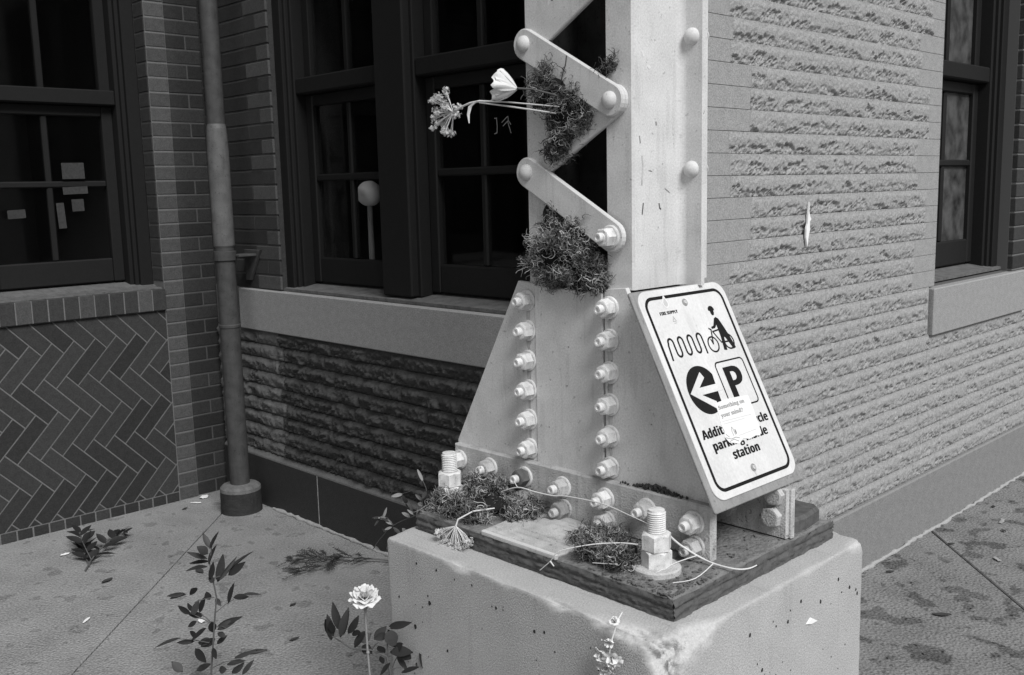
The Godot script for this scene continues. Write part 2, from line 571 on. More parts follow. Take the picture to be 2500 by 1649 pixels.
# ---------------------------------------------------------------- brick building (the left-hand wall)
func brick_building() -> void:
	var b := thing("brick_building", "dark brick building with herringbone panel below its window, left of the drainpipe", "building", Vector3(1.4, 0, -4.9))
	var P := 0.0685
	# mortar body of the wall
	blk(b, "wall_core", Vector3(-6.0, -0.05, -4.98), Vector3(2.10, 1.052, -4.5722), M["mortar"])
	blk(b, "wall_core", Vector3(2.10, -0.05, -4.98), Vector3(2.198, 7.0, -4.5722), M["mortar"])
	blk(b, "wall_core", Vector3(2.198, -0.05, -4.98), Vector3(2.40, 7.0, -4.5842), M["mortar_dark"])
	blk(b, "wall_core", Vector3(-6.0, 2.74, -4.98), Vector3(2.10, 7.0, -4.575), M["brick0"])
	blk(b, "wall_core", Vector3(-6.0, 1.052, -4.98), Vector3(0.42, 2.74, -4.575), M["brick0"])
	blk(b, "interior_wall", Vector3(-6.0, 0.0, -7.2), Vector3(2.40, 3.0, -7.0), M["interior"])
	blk(b, "interior_wall", Vector3(2.36, 0.0, -7.0), Vector3(2.40, 3.0, -4.98), M["interior"])
	blk(b, "interior_wall", Vector3(-6.2, 0.0, -7.2), Vector3(-6.0, 7.0, -4.57), M["interior"])
	blk(b, "interior_ceiling", Vector3(-6.0, 3.0, -7.2), Vector3(2.40, 3.1, -4.98), M["interior"])
	blk(b, "interior_floor", Vector3(-6.0, -0.05, -7.0), Vector3(2.36, 0.02, -4.98), M["interior"])
	blk(b, "roof", Vector3(-6.2, 7.0, -7.2), Vector3(2.40, 7.15, -4.5), M["roofing"])
	# pale strip of headers, darker bricks to its right, and the brick return of the window opening
	for k in 37:
		var y := k * P + 0.0345
		brick(b, ON_A, 2.1015, 2.1965, y - 0.0305, y + 0.0305, 0.0, pale_brick())
		if k > 15:
			# the return, looking towards the window
			var xr := Transform3D(FACE, Vector3(2.10, 0, 0))
			brick(b, xr, -4.676, -4.5735, y - 0.0305, y + 0.0305, 0.004, dark_brick(), 0.03)
		if k % 2 == 0:
			brick(b, ON_A, 2.2015, 2.2985, y - 0.0305, y + 0.0305, -0.012, dark_brick())
			brick(b, ON_A, 2.3055, 2.4, y - 0.0305, y + 0.0305, -0.012, dark_brick())
		else:
			brick(b, ON_A, 2.2015, 2.40, y - 0.0305, y + 0.0305, -0.012, dark_brick())
	# rowlock sill and foot course
	for k in 11:
		var u := 2.0965 - k * P
		brick(b, ON_A, u - 0.0625, u, 0.9605, 1.062, 0.016, M["brick_pale%d" % (k % 3)] if k % 4 == 1 else M["brick3"], 0.12)
	blk(b, "mortar_bed", Vector3(1.2, 0.962, -4.60), Vector3(2.0965, 1.060, -4.5562), M["mortar"])
	for k in 13:
		var u := 2.0965 - k * 0.0695
		brick(b, ON_A, u - 0.064, u, 0.0, 0.046, -0.001, dark_brick())
	# herringbone panel, each brick cut to the panel's edge
	var panel := PackedVector2Array([Vector2(0.55, 0.051), Vector2(2.0965, 0.051), Vector2(2.0965, 0.956), Vector2(0.55, 0.956)])
	var W := 0.0737
	var o := Vector2(1.8497, 0.863)
	var lay := func(q: Vector2) -> Vector2:
		var d := q - Vector2(2.0, 0.0)
		return o + Vector2((d.x + d.y) * 0.93, d.y - d.x) / sqrt(2.0) * W
	var g := 0.042
	for a in range(-40, 40):
		for m in range(-6, 7):
			for turn in 2:
				var r: Array
				if turn == 0:
					r = [a + 6.0 * m, a * 1.0, a + 6.0 * m + 3.0, a + 1.0]
				else:
					r = [a + 6.0 * m, a - 5.0, a + 6.0 * m + 1.0, a - 2.0]
				var c0: Vector2 = lay.call(Vector2((r[0] + r[2]) * 0.5, (r[1] + r[3]) * 0.5))
				if c0.x < 0.4 or c0.x > 2.2 or c0.y < -0.1 or c0.y > 1.1:
					continue
				var q := PackedVector2Array([lay.call(Vector2(r[0] + g, r[1] + g)), lay.call(Vector2(r[2] - g, r[1] + g)), lay.call(Vector2(r[2] - g, r[3] - g)), lay.call(Vector2(r[0] + g, r[3] - g))])
				for cut in Geometry2D.intersect_polygons(q, panel):
					var s := Shape.new()
					s.prism(cut, -0.02, rng.randf_range(-0.0006, 0.0008), 0.0012, ON_A)
					if s.v.size() > 0:
						part(b, "brick", s, dark_brick())
	var wx := ON_A
	var wn := window(b, wx, 0.42, 2.10, -0.112, 1.26, M["glass"])
	slab_part(wn, "sill_flashing", ON_A, 0.42, 2.09, 1.0625, 1.070, -0.13, -0.004, M["wood_sill"])

# ---------------------------------------------------------------- sandstone building
func stone_building() -> void:
	var b := thing("sandstone_building", "rusticated sandstone building wrapping the corner behind the steel column", "building", Vector3(3.6, 0, -3.0))
	# cores, a joint's depth behind the faces
	for q in [[-4.585, -1.72, -0.05, 1.055], [-4.585, -3.95, 1.055, 2.74], [-2.30, -1.72, 1.055, 2.74], [-4.585, -1.72, 2.74, 7.0]]:
		blk(b, "wall_core", Vector3(2.379, q[2], q[0]), Vector3(2.75, q[3], q[1]), M["brick1"] if q[1] == -3.95 else M["stone_joint"])
	for q in [[2.75, 8.0, -0.05, 1.055], [2.75, 4.09, 1.055, 2.74], [4.97, 8.0, 1.055, 2.74], [2.75, 8.0, 2.74, 7.0]]:
		blk(b, "wall_core", Vector3(q[0], q[2], -2.06), Vector3(q[1], q[3], -1.7240), M["stone_joint"])
	blk(b, "wall_core", Vector3(2.379, -0.05, -1.72), Vector3(2.75, 7.0, -1.7240), M["stone_joint"])
	blk(b, "interior_wall", Vector3(7.8, 0.0, -7.2), Vector3(8.0, 7.0, -2.06), M["interior"])
	blk(b, "interior_wall", Vector3(2.75, 0.0, -7.2), Vector3(8.0, 7.0, -7.0), M["interior"])
	blk(b, "interior_wall", Vector3(2.41, 0.0, -7.2), Vector3(2.75, 7.0, -4.585), M["interior"])
	blk(b, "interior_ceiling", Vector3(2.75, 3.0, -7.0), Vector3(7.8, 3.1, -2.06), M["interior"])
	blk(b, "interior_floor", Vector3(2.75, -0.05, -7.0), Vector3(7.8, 0.02, -2.06), M["interior"])
	blk(b, "roof", Vector3(2.35, 7.0, -7.2), Vector3(8.1, 7.15, -1.65), M["roofing"])
	# --- front facing the viewer's right (pale): courses of rock-faced stones with dressed ends
	var P := 0.0662
	for k in 41:
		var v0 := 0.265 + k * P + 0.0007
		var v1 := v0 + P - 0.0014
		var sill_band := v1 > 0.87 and v0 < 1.06
		if k >= 12:
			var wide := (k / 3) % 2 == 0
			var lu := (2.58 if wide else 2.69) + rng.randf_range(-0.01, 0.01)
			var ru := (3.89 if wide else 3.985) + rng.randf_range(-0.012, 0.012)
			slab_part(b, "quoin_stone", ON_C, 2.37, lu, v0, v1, -0.03, 0.0, M["stone_smooth"], 0.0006)
			slab_part(b, "quoin_stone", ON_C, ru, 4.09, v0, v1, -0.12, 0.0, M["stone_smooth"], 0.0006)
			var jn := rng.randf_range(lu + 0.35, ru - 0.35)
			part(b, "ashlar_stone", rock(ON_C, lu + 0.0001, jn, v0, v1, 0.0145, 0.0058, 17, 100 + k, 1.0, 0.36), M["stone"])
			part(b, "ashlar_stone", rock(ON_C, jn + 0.0002, ru - 0.0001, v0, v1, 0.0145, 0.0058, 17, 300 + k, 1.0, 0.36), M["stone"])
		else:
			var ends: float = 4.04 if sill_band else 6.2
			var u := 2.37
			while u < ends - 0.3:
				var e := u + rng.randf_range(0.7, 1.1)
				if e > ends - 0.35:
					e = ends
				part(b, "ashlar_stone", rock(ON_C, u + 0.0006, e - 0.0006, v0, v1, 0.0130, 0.0075, 14, 500 + k * 7 + int(u * 10), 1.2, 0.5), M["stone"])
				u = e
	slab_part(b, "base_stone", ON_C, 2.352, 8.0, -0.05, 0.264, -0.05, 0.014, M["stone_base_pale"], 0.006)
	slab_part(b, "window_sill", ON_C, 4.05, 5.12, 0.856, 1.052, -0.35, 0.02, M["sill_stone"], 0.004)
	window(b, ON_C, 4.09, 4.97, -0.07, NAN, M["dusty_glass"])
	for k in 26:
		var y := 1.062 + k * 0.0677 + 0.0338
		brick(b, ON_C, 4.972, 5.20, y - 0.030, y + 0.030, 0.0, dark_brick(), 0.105)
	blk(b, "mortar_bed", Vector3(4.974, 1.056, -1.81), Vector3(5.2, 2.8, -1.7035), M["mortar"])
	slab_part(b, "brick_pier", ON_C, 5.20, 8.0, 1.055, 2.74, -0.02, 0.0, M["brick1"])
	# --- front behind the column (dark): quoin under the brick pier, rusticated courses, sill, polished base
	for k in 9:
		var v0 := 0.266 + k * 0.0665
		var v1 := v0 + 0.0645
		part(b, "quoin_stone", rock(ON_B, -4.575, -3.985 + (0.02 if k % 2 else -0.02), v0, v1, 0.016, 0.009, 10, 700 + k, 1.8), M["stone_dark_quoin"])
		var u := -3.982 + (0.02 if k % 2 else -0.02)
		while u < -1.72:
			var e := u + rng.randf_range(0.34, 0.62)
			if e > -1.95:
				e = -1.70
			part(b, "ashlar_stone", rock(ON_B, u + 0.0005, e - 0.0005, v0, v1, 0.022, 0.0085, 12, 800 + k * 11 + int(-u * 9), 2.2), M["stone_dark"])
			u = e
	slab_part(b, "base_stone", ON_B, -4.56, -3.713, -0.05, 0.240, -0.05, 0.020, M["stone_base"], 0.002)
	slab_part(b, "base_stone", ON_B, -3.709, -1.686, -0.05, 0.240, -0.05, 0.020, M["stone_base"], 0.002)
	var cap := Shape.new()
	cap.prism(PackedVector2Array([Vector2(-0.01, 0.2395), Vector2(0.020, 0.2405), Vector2(0.018, 0.2475), Vector2(0.0, 0.266), Vector2(-0.01, 0.266)]), 0.0, 2.87, 0.0, ON_B * Transform3D(Basis(Vector3(0, 0, 1), Vector3(0, 1, 0), Vector3(-1, 0, 0)), Vector3(-1.687, 0, 0)), true)
	part(b, "pale_arris", cap, M["stone_dark_quoin"])  # paler stone along the sloping top of the base
	slab_part(b, "joint_mortar", ON_B, -3.7135, -3.7085, 0.0, 0.239, 0.0, 0.0205, M["fillet"])
	slab_part(b, "window_sill", ON_B, -4.31, -1.99, 0.865, 1.0595, -0.35, 0.022, M["sill_stone"], 0.004)
	slab_part(b, "corner_stone", ON_B, -1.988, -1.70, 0.866, 1.0595, -0.03, 0.0, M["stone_smooth"], 0.002)
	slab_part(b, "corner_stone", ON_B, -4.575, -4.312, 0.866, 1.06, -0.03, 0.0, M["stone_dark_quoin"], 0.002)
	for k in 25:
		var y := 1.0615 + k * P * 1.035 + 0.034
		var pale := k % 3 != 1
		if k % 2 == 0:
			brick(b, ON_B, -4.57, -4.155, y - 0.0305, y + 0.0305, -0.002, dark_brick())
			brick(b, ON_B, -4.149, -3.952, y - 0.0305, y + 0.0305, 0.0, pale_brick() if pale else M["brick3"], 0.07)
		else:
			brick(b, ON_B, -4.57, -4.055, y - 0.0305, y + 0.0305, -0.002, dark_brick())
			brick(b, ON_B, -4.049, -3.952, y - 0.0305, y + 0.0305, 0.0, pale_brick() if pale else M["brick3"], 0.07)
	for k in 13:
		brick(b, ON_B, -2.298, -1.70, 1.0625 + k * 0.137, 1.0625 + k * 0.137 + 0.13, 0.0, M["stone"], 0.03)
	blk(b, "mortar_bed", Vector3(2.3752, 1.06, -4.583), Vector3(2.39, 2.8, -3.960), M["mortar_dark"])
	var w := window(b, ON_B, -3.95, -2.30, -0.03, -3.125, M["glass"])
	# scratched letters on the upper right pane
	var sc := Shape.new()
	for st in [[Vector2(-2.650, 1.752), Vector2(-2.638, 1.752), Vector2(-2.636, 1.722), Vector2(-2.638, 1.700), Vector2(-2.652, 1.697)], [Vector2(-2.612, 1.735), Vector2(-2.585, 1.752), Vector2(-2.579, 1.754), Vector2(-2.578, 1.74), Vector2(-2.565, 1.725)], [Vector2(-2.606, 1.722), Vector2(-2.582, 1.738), Vector2(-2.565, 1.695)]]:
		ribbon(sc, st, 0.0028, 0.0007, ON_B * Transform3D(Basis(), Vector3(0, 0, -0.1345)))
	part(w, "scratched_letters", sc, M["paper_dim"])
	# rough line of mortar along the foot of both fronts
	for run in [[Vector3(2.345, 0.004, -4.1), Vector3(2.345, 0.004, -1.69)], [Vector3(2.35, 0.004, -1.682), Vector3(7.9, 0.004, -1.682)]]:
		var path := []
		var rad := []
		var cnt := int((run[1] - run[0]).length() / 0.03)
		for i in cnt + 1:
			path.append(run[0].lerp(run[1], i / float(cnt)) + Vector3(rng.randf_range(-0.004, 0.004), rng.randf_range(-0.003, 0.002), rng.randf_range(-0.004, 0.004)))
			rad.append(rng.randf_range(0.004, 0.0125))
		var s := Shape.new()
		s.tube(path, rad, 6)
		part(b, "mortar_fillet", s, M["fillet"])

# a flat stroke of even width along a line of points, lying in the frame's plane with a small thickness
func ribbon(s: Shape, pts: Array, width: float, thick: float, x: Transform3D, closed := false) -> void:
	var k := pts.size()
	var h := width * 0.5
	var L := []
	var R := []
	for i in k:
		var p: Vector2 = pts[i]
		var a: Vector2 = pts[(i + k - 1) % k] if (closed or i > 0) else p
		var e: Vector2 = pts[(i + 1) % k] if (closed or i < k - 1) else p
		var d0 := (p - a).normalized() if a != p else (e - p).normalized()
		var d1 := (e - p).normalized() if e != p else d0
		var m := (Vector2(-d0.y, d0.x) + Vector2(-d1.y, d1.x))
		m = m / maxf(m.length_squared() * 0.5, 0.35)
		L.append(p + m * h)
		R.append(p - m * h)
	for i in (k if closed else k - 1):
		var j := (i + 1) % k
		s.prism(PackedVector2Array([R[i], R[j], L[j], L[i]]), 0.0, thick, 0.0, x)

func arc(c: Vector2, r: Vector2, a0: float, a1: float, steps: int) -> Array:
	var out := []
	for i in steps + 1:
		var t := deg_to_rad(lerpf(a0, a1, i / float(steps)))
		out.append(c + Vector2(cos(t) * r.x, sin(t) * r.y))
	return out

func rounded(a: Vector2, b: Vector2, r: float, steps := 6) -> Array:
	var out := []
	out.append_array(arc(Vector2(b.x - r, b.y - r), Vector2(r, r), 0, 90, steps))
	out.append_array(arc(Vector2(a.x + r, b.y - r), Vector2(r, r), 90, 180, steps))
	out.append_array(arc(Vector2(a.x + r, a.y + r), Vector2(r, r), 180, 270, steps))
	out.append_array(arc(Vector2(b.x - r, a.y + r), Vector2(r, r), 270, 360, steps))
	return out

# ---------------------------------------------------------------- drainpipe
func drainpipe() -> void:
	var c := Vector3(2.235, 0, -4.205)
	var p := thing("drainpipe", "round metal drainpipe standing in the corner between brick and sandstone walls", "drainpipe", c)
	var up := Transform3D(Basis(Vector3(1, 0, 0), Vector3(0, 0, -1), Vector3(0, 1, 0)), c)
	var s := Shape.new()
	s.lathe([Vector2(0.046, 0.06), Vector2(0.046, 0.885), Vector2(0.049, 0.89), Vector2(0.049, 0.90), Vector2(0.044, 0.905), Vector2(0.044, 1.26)], 28, up)
	part(p, "lower_pipe", s, M["pipe"])
	s = Shape.new()
	s.lathe([Vector2(0.040, 1.255), Vector2(0.048, 1.27), Vector2(0.0485, 1.70), Vector2(0.044, 1.80), Vector2(0.040, 1.82)], 28, up)
	part(p, "sleeve", s, M["pipe_pale"])
	s = Shape.new()
	s.lathe([Vector2(0.040, 1.80), Vector2(0.040, 7.0)], 28, up)
	part(p, "upper_pipe", s, M["pipe"])
	s = Shape.new()
	s.lathe([Vector2(0.05, 0.135), Vector2(0.083, 0.128), Vector2(0.094, 0.118), Vector2(0.096, 0.085), Vector2(0.0975, 0.0)], 32, up)
	part(p, "collar", s, M["pipe_boot"])
	s = Shape.new()
	s.lathe([Vector2(0.045, 0.1365), Vector2(0.083, 0.1295), Vector2(0.0945, 0.1195), Vector2(0.0962, 0.104)], 32, up)
	part(p, "collar_rim", s, M["pipe_boot_rim"])
	# strap and its bracket towards the wall
	s = Shape.new()
	s.lathe([Vector2(0.044, 1.200), Vector2(0.052, 1.203), Vector2(0.052, 1.243), Vector2(0.044, 1.246)], 24, up)
	s.box(Transform3D(Basis(), c + Vector3(0.085, 1.222, 0.03)), Vector3(0.11, 0.012, 0.09), 0.003)
	part(p, "strap", s, M["pipe"])
	s = Shape.new()
	s.prism(PackedVector2Array([Vector2(-4.24, 1.245), Vector2(-4.10, 1.245), Vector2(-4.12, 1.215), Vector2(-4.20, 1.10), Vector2(-4.24, 1.10)]), 0.002, 0.016, 0.002, ON_B)
	part(p, "bracket", s, M["pipe"])

# ---------------------------------------------------------------- steel column
var bolt_parts := {}
func bolt_kit() -> void:
	var s := Shape.new()
	s.lathe([Vector2(0.0095, 0.0), Vector2(0.0102, 0.0), Vector2(0.0102, 0.040), Vector2(0.0088, 0.0435), Vector2(0.0052, 0.0435), Vector2(0.004, 0.0415), Vector2(0.0, 0.0415)], 14, Transform3D.IDENTITY)
	bolt_parts["shank"] = s.mesh()
	s = Shape.new()
	s.lathe([Vector2(0.0245, 0.0), Vector2(0.0245, 0.0035), Vector2(0.0225, 0.005), Vector2(0.0, 0.005)], 20, Transform3D.IDENTITY)
	bolt_parts["washer"] = s.mesh()
	bolt_parts["nut"] = hex_nut(0.0205, 0.026, true).mesh()
	bolt_parts["head"] = hex_nut(0.0225, 0.015, false).mesh()
	s = Shape.new()
	var prof := []
	for i in 9:
		var t := i / 8.0 * PI * 0.5
		prof.append(Vector2(0.0182 * cos(t), 0.0155 * sin(t)))
	s.lathe([Vector2(0.0190, -0.001)] + prof, 24, Transform3D.IDENTITY)
	# round the dome's shading
	for i in s.v.size():
		var q := s.v[i]
		s.n[i] = Vector3(q.x / 0.331, q.y / 0.331, q.z / 0.240 + 0.0005).normalized()
	bolt_parts["rivet"] = s.mesh()

func hex_nut(r: float, h: float, hollow: bool) -> Shape:
	var s := Shape.new()
	var hexa := PackedVector2Array()
	for i in 6:
		hexa.append(Vector2(cos(i * PI / 3), sin(i * PI / 3)) * r)
	var k := 0.80
	for i in 6:
		var a := hexa[i]
		var b := hexa[(i + 1) % 6]
		var m := (a + b) * 0.5
		# side face whose upper corners are turned off round
		s.quad(Vector3(a.x, a.y, 0), Vector3(b.x, b.y, 0), Vector3(b.x, b.y, h * 0.86), Vector3(a.x, a.y, h * 0.86))
		s.tri(Vector3(a.x, a.y, h * 0.86), Vector3(b.x, b.y, h * 0.86), Vector3(m.x, m.y, h * 0.96))
		var ia := a * k
		var ib := b * k
		s.tri(Vector3(a.x, a.y, h * 0.86), Vector3(m.x, m.y, h * 0.96), Vector3(ia.x, ia.y, h))
		s.tri(Vector3(m.x, m.y, h * 0.96), Vector3(b.x, b.y, h * 0.86), Vector3(ib.x, ib.y, h))
		s.tri(Vector3(m.x, m.y, h * 0.96), Vector3(ib.x, ib.y, h), Vector3(ia.x, ia.y, h))
		var z := 0.0 if not hollow else 0.0
		s.tri(Vector3(ia.x, ia.y, h), Vector3(ib.x, ib.y, h), Vector3(z, z, h))
	return s

func bolt(p: Node3D, at: Vector3, basis: Basis, mat: Material, mat_nut: Material) -> void:
	var tilt := Basis.from_euler(Vector3(rng.randf_range(-0.03, 0.03), rng.randf_range(-0.03, 0.03), 0))
	var x := Transform3D(basis * tilt * Basis(Vector3(0, 0, 1), rng.randf_range(0, TAU)), at)
	var o := hang(p, "bolt", bolt_parts["shank"], mat, x)
	hang(o, "washer", bolt_parts["washer"], mat, x)
	hang(o, "nut", bolt_parts["nut"], mat_nut, x * Transform3D(Basis(), Vector3(0, 0, 0.004)))

func bar(p: Node3D, a: Vector2, b: Vector2, xf: Transform3D, z0: float, z1: float, w: float) -> void:
	var d := (b - a).normalized()
	var ang := rad_to_deg(d.angle())
	var poly := PackedVector2Array()
	poly.append_array(PackedVector2Array(arc(b, Vector2(w, w) * 0.5, ang - 90, ang + 90, 12)))
	poly.append_array(PackedVector2Array(arc(a, Vector2(w, w) * 0.5, ang + 90, ang + 270, 12)))
	var s := Shape.new()
	s.prism(poly, z0, z1, 0.0025, xf, true)
	part(p, "lacing_bar", s, M["paint_bar"])

func steel_column() -> void:
	var c := thing("steel_column", "grey painted riveted steel column with zigzag lacing bars and bolted base", "column", Vector3(1.68, 0.76, -1.44))
	var TOP := 4.4
	var stand := Basis(Vector3(1, 0, 0), Vector3(0, 0, -1), Vector3(0, 1, 0))   # local z up, local y = -z
	var px := Transform3D(stand, Vector3.ZERO)
	# right-hand Z-shaped leg: near flange, web, rounded fillet, far flange (x, -z)
	var z := PackedVector2Array([Vector2(1.600, 1.355), Vector2(1.600, 1.2895), Vector2(1.6045, 1.285)])
	z.append_array(PackedVector2Array(arc(Vector2(1.742, 1.267), Vector2(0.018, 0.018), 90, 0, 7)))
	z.append_array(PackedVector2Array([Vector2(1.760, 1.230), Vector2(1.772, 1.230), Vector2(1.772, 1.297), Vector2(1.612, 1.297), Vector2(1.612, 1.355)]))
	var s := Shape.new()
	s.prism(z, 1.2845, TOP, 0.0, px, true)
	# behind the sign the leg has no outer flange
	s.prism(PackedVector2Array([Vector2(1.6005, 1.355), Vector2(1.6005, 1.310), Vector2(1.771, 1.310), Vector2(1.771, 1.322), Vector2(1.612, 1.322), Vector2(1.612, 1.355)]), 0.762, 1.2843, 0.0, px, true)
	part(c, "leg", s, M["paint"])
	var zl := PackedVector2Array([Vector2(1.600, 1.517), Vector2(1.600, 1.587), Vector2(1.757, 1.587), Vector2(1.760, 1.642), Vector2(1.772, 1.642), Vector2(1.772, 1.575), Vector2(1.612, 1.575), Vector2(1.612, 1.517)])
	s = Shape.new()
	s.prism(zl, 0.762, TOP, 0.0, px, true)
	part(c, "leg", s, M["paint"])
	# lacing on the near face: the local frame looks towards -x, u = z
	var near := Transform3D(FACE, Vector3(1.600, 0, 0))
	var knots := []
	for i in 19:
		knots.append(Vector2(-1.329 if i % 2 == 0 else -1.572, 1.396 + i * 0.1385))
	for i in knots.size() - 1:
		var outer := i % 2 == 0
		bar(c, knots[i], knots[i + 1], near, 0.0005 if not outer else 0.0107, 0.0105 if not outer else 0.021, 0.066)
		pass
	s = Shape.new()
	s.block(Vector3(1.7722, 1.30, -1.642), Vector3(1.780, TOP, -1.230))
	part(c, "added_back_plate", s, M["paint"])  # added plate shutting the column's back so the lacing gaps stay dark
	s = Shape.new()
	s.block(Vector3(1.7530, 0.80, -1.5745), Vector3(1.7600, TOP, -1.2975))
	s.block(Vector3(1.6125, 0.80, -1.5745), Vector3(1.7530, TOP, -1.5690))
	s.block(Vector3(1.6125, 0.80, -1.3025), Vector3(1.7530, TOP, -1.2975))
	part(c, "added_dark_lining", s, M["inside_shade"])  # added dark sheets, the shade inside the column put into their colour
	for i in knots.size():
		var k: Vector2 = knots[i]
		var at := Vector3(1.579, k.y, k.x)
		if i == 0:
			bolt(c, at, FACE, M["paint_bolt"], M["paint_bolt"])
		else:
			hang(c, "rivet", bolt_parts["rivet"], M["paint_bar"], Transform3D(FACE, at))
	# rivets through the far flange, heads on both sides
	for i in 9:
		var y := 1.531 + i * 0.2735
		hang(c, "rivet", bolt_parts["rivet"], M["paint"], Transform3D(FACE, Vector3(1.760, y, -1.2555)))
		hang(c, "rivet", bolt_parts["rivet"], M["paint"], Transform3D(FACE.rotated(Vector3.UP, PI), Vector3(1.780, y, -1.2475)))
	# crack of the second bar from the top: a joint line in the paint
	s = Shape.new()
	ribbon(s, [Vector2(-1.4445, 1.7735), Vector2(-1.448, 1.755), Vector2(-1.458, 1.735), Vector2(-1.463, 1.706)], 0.0028, 0.0006, near * Transform3D(Basis(), Vector3(0, 0, 0.0211)))
	part(c, "paint_crack", s, M["bolt_dark"])
	# gusset: wings and middle plate
	var g := Transform3D(FACE, Vector3(1.600, 0, 0))
	s = Shape.new()
	s.prism(PackedVector2Array([Vector2(-1.845, 0.763), Vector2(-1.5625, 0.763), Vector2(-1.5625, 1.286), Vector2(-1.616, 1.289), Vector2(-1.845, 0.876)]), 0.0005, 0.0115, 0.0012, g, true)
	part(c, "gusset_plate", s, M["paint"])
	s = Shape.new()
	s.prism(PackedVector2Array([Vector2(-1.5615, 0.763), Vector2(-1.3605, 0.763), Vector2(-1.3605, 1.276), Vector2(-1.5615, 1.282)]), 0.0005, 0.0140, 0.0015, g, true)
	part(c, "gusset_plate", s, M["paint"])
	s = Shape.new()
	s.prism(PackedVector2Array([Vector2(-1.3565, 0.763), Vector2(-1.078, 0.763), Vector2(-1.078, 0.872), Vector2(-1.089, 0.876), Vector2(-1.298, 1.290), Vector2(-1.3565, 1.284)]), 0.0005, 0.0112, 0.0012, g, true)
	part(c, "gusset_plate", s, M["paint"])
	s = Shape.new()
	var fg := Transform3D(FACE, Vector3(1.784, 0, 0))
	s.prism(PackedVector2Array([Vector2(-1.845, 0.763), Vector2(-1.024, 0.763), Vector2(-1.024, 0.868), Vector2(-1.078, 0.873), Vector2(-1.298, 1.286), Vector2(-1.616, 1.289), Vector2(-1.845, 0.876)]), 0.0, 0.0115, 0.001, fg, true)
	part(c, "gusset_plate", s, M["paint_dirty"])
	# nut shadow with some dirt painted as dark streaks, and small stains
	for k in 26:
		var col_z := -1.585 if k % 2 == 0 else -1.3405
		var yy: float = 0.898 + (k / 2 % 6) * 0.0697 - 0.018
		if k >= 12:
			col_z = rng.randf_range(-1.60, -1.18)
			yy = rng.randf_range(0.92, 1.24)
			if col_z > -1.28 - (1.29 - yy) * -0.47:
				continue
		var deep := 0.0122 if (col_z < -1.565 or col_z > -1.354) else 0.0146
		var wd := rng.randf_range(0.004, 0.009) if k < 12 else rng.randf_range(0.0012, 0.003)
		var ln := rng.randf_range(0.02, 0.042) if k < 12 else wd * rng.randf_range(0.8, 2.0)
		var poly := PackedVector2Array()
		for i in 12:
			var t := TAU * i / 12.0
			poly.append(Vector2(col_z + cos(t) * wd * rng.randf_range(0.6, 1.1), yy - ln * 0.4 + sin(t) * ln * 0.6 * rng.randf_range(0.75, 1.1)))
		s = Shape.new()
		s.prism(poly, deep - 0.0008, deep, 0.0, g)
		part(c, "shade_or_stain", s, M["nut_shade_dirt"] if k < 12 else M["bolt_rust"])
	# clamping angles at the foot, near and far
	s = Shape.new()
	s.prism(PackedVector2Array([Vector2(-1.838, 0.7605), Vector2(-1.070, 0.7605), Vector2(-1.070, 0.872), Vector2(-1.838, 0.870)]), 0.012, 0.0305, 0.003, g, true)
	part(c, "base_angle", s, M["paint_dirty"])
	s = Shape.new()
	s.block(Vector3(1.7845, 0.7605, -1.838), Vector3(1.798, 0.868, -1.018), 0.002)
	part(c, "base_angle", s, M["paint_dirty"])
	# bolts of the gusset and of the near angle
	for i in 6:
		var y := 0.898 + i * 0.0697
		bolt(c, Vector3(1.5885, y, -1.585), FACE, M["paint_bolt"], M["paint_bolt"])
		bolt(c, Vector3(1.5885, y, -1.3405), FACE, M["paint_bolt"], M["paint_bolt"])
	var us := [-1.816, -1.706, -1.587, -1.466, -1.340, -1.228, -1.110]
	for i in 7:
		var m: Material = M["bolt_dark"] if i == 2 else (M["paint_dirty"] if i % 2 else M["paint_bolt"])
		bolt(c, Vector3(1.5695, 0.833, us[i]), FACE, M["paint_bolt"], m)
		if i == 2 or i == 3 or i == 4 or i == 6:
			bolt(c, Vector3(1.5695, 0.7822, us[i] + 0.002), FACE, M["bolt_rust"] if i == 2 else M["paint_dirty"], M["bolt_rust"] if i < 4 else M["paint_dirty"])
	# bolt heads on the inside of the far gusset
	for q in [[-1.055, 0.806], [-1.050, 0.855], [-1.165, 0.806], [-1.165, 0.858], [-1.28, 0.812]]:
		hang(c, "bolt_head", bolt_parts["head"], M["paint_dirty"], Transform3D(FACE * Basis(Vector3(0, 0, 1), rng.randf_range(0, 1)), Vector3(1.7725, q[1], q[0])))
	# base plates
	s = Shape.new()
	s.prism(PackedVector2Array([Vector2(1.370, 1.013), Vector2(1.952, 1.013), Vector2(1.952, 1.835), Vector2(1.370, 1.748)]), 0.7195, 0.7415, 0.002, px)
	part(c, "base_plate", s, M["plate_edge"])
	s = Shape.new()
	worn_plate(s)
	part(c, "base_plate", s, M["plate"])
	s = Shape.new()
	s.prism(PackedVector2Array([Vector2(1.802, 1.035), Vector2(1.86, 1.026), Vector2(1.93, 1.034), Vector2(1.946, 1.05), Vector2(1.943, 1.12), Vector2(1.947, 1.22), Vector2(1.93, 1.30), Vector2(1.86, 1.31), Vector2(1.802, 1.29)]), 0.7595, 0.792, 0.007, px)
	part(c, "grout_block", s, M["plate_edge"])
	# scuffs and chips in the paint of the right-hand leg
	var web := Transform3D(Basis(), Vector3(0, 0, -1.285))
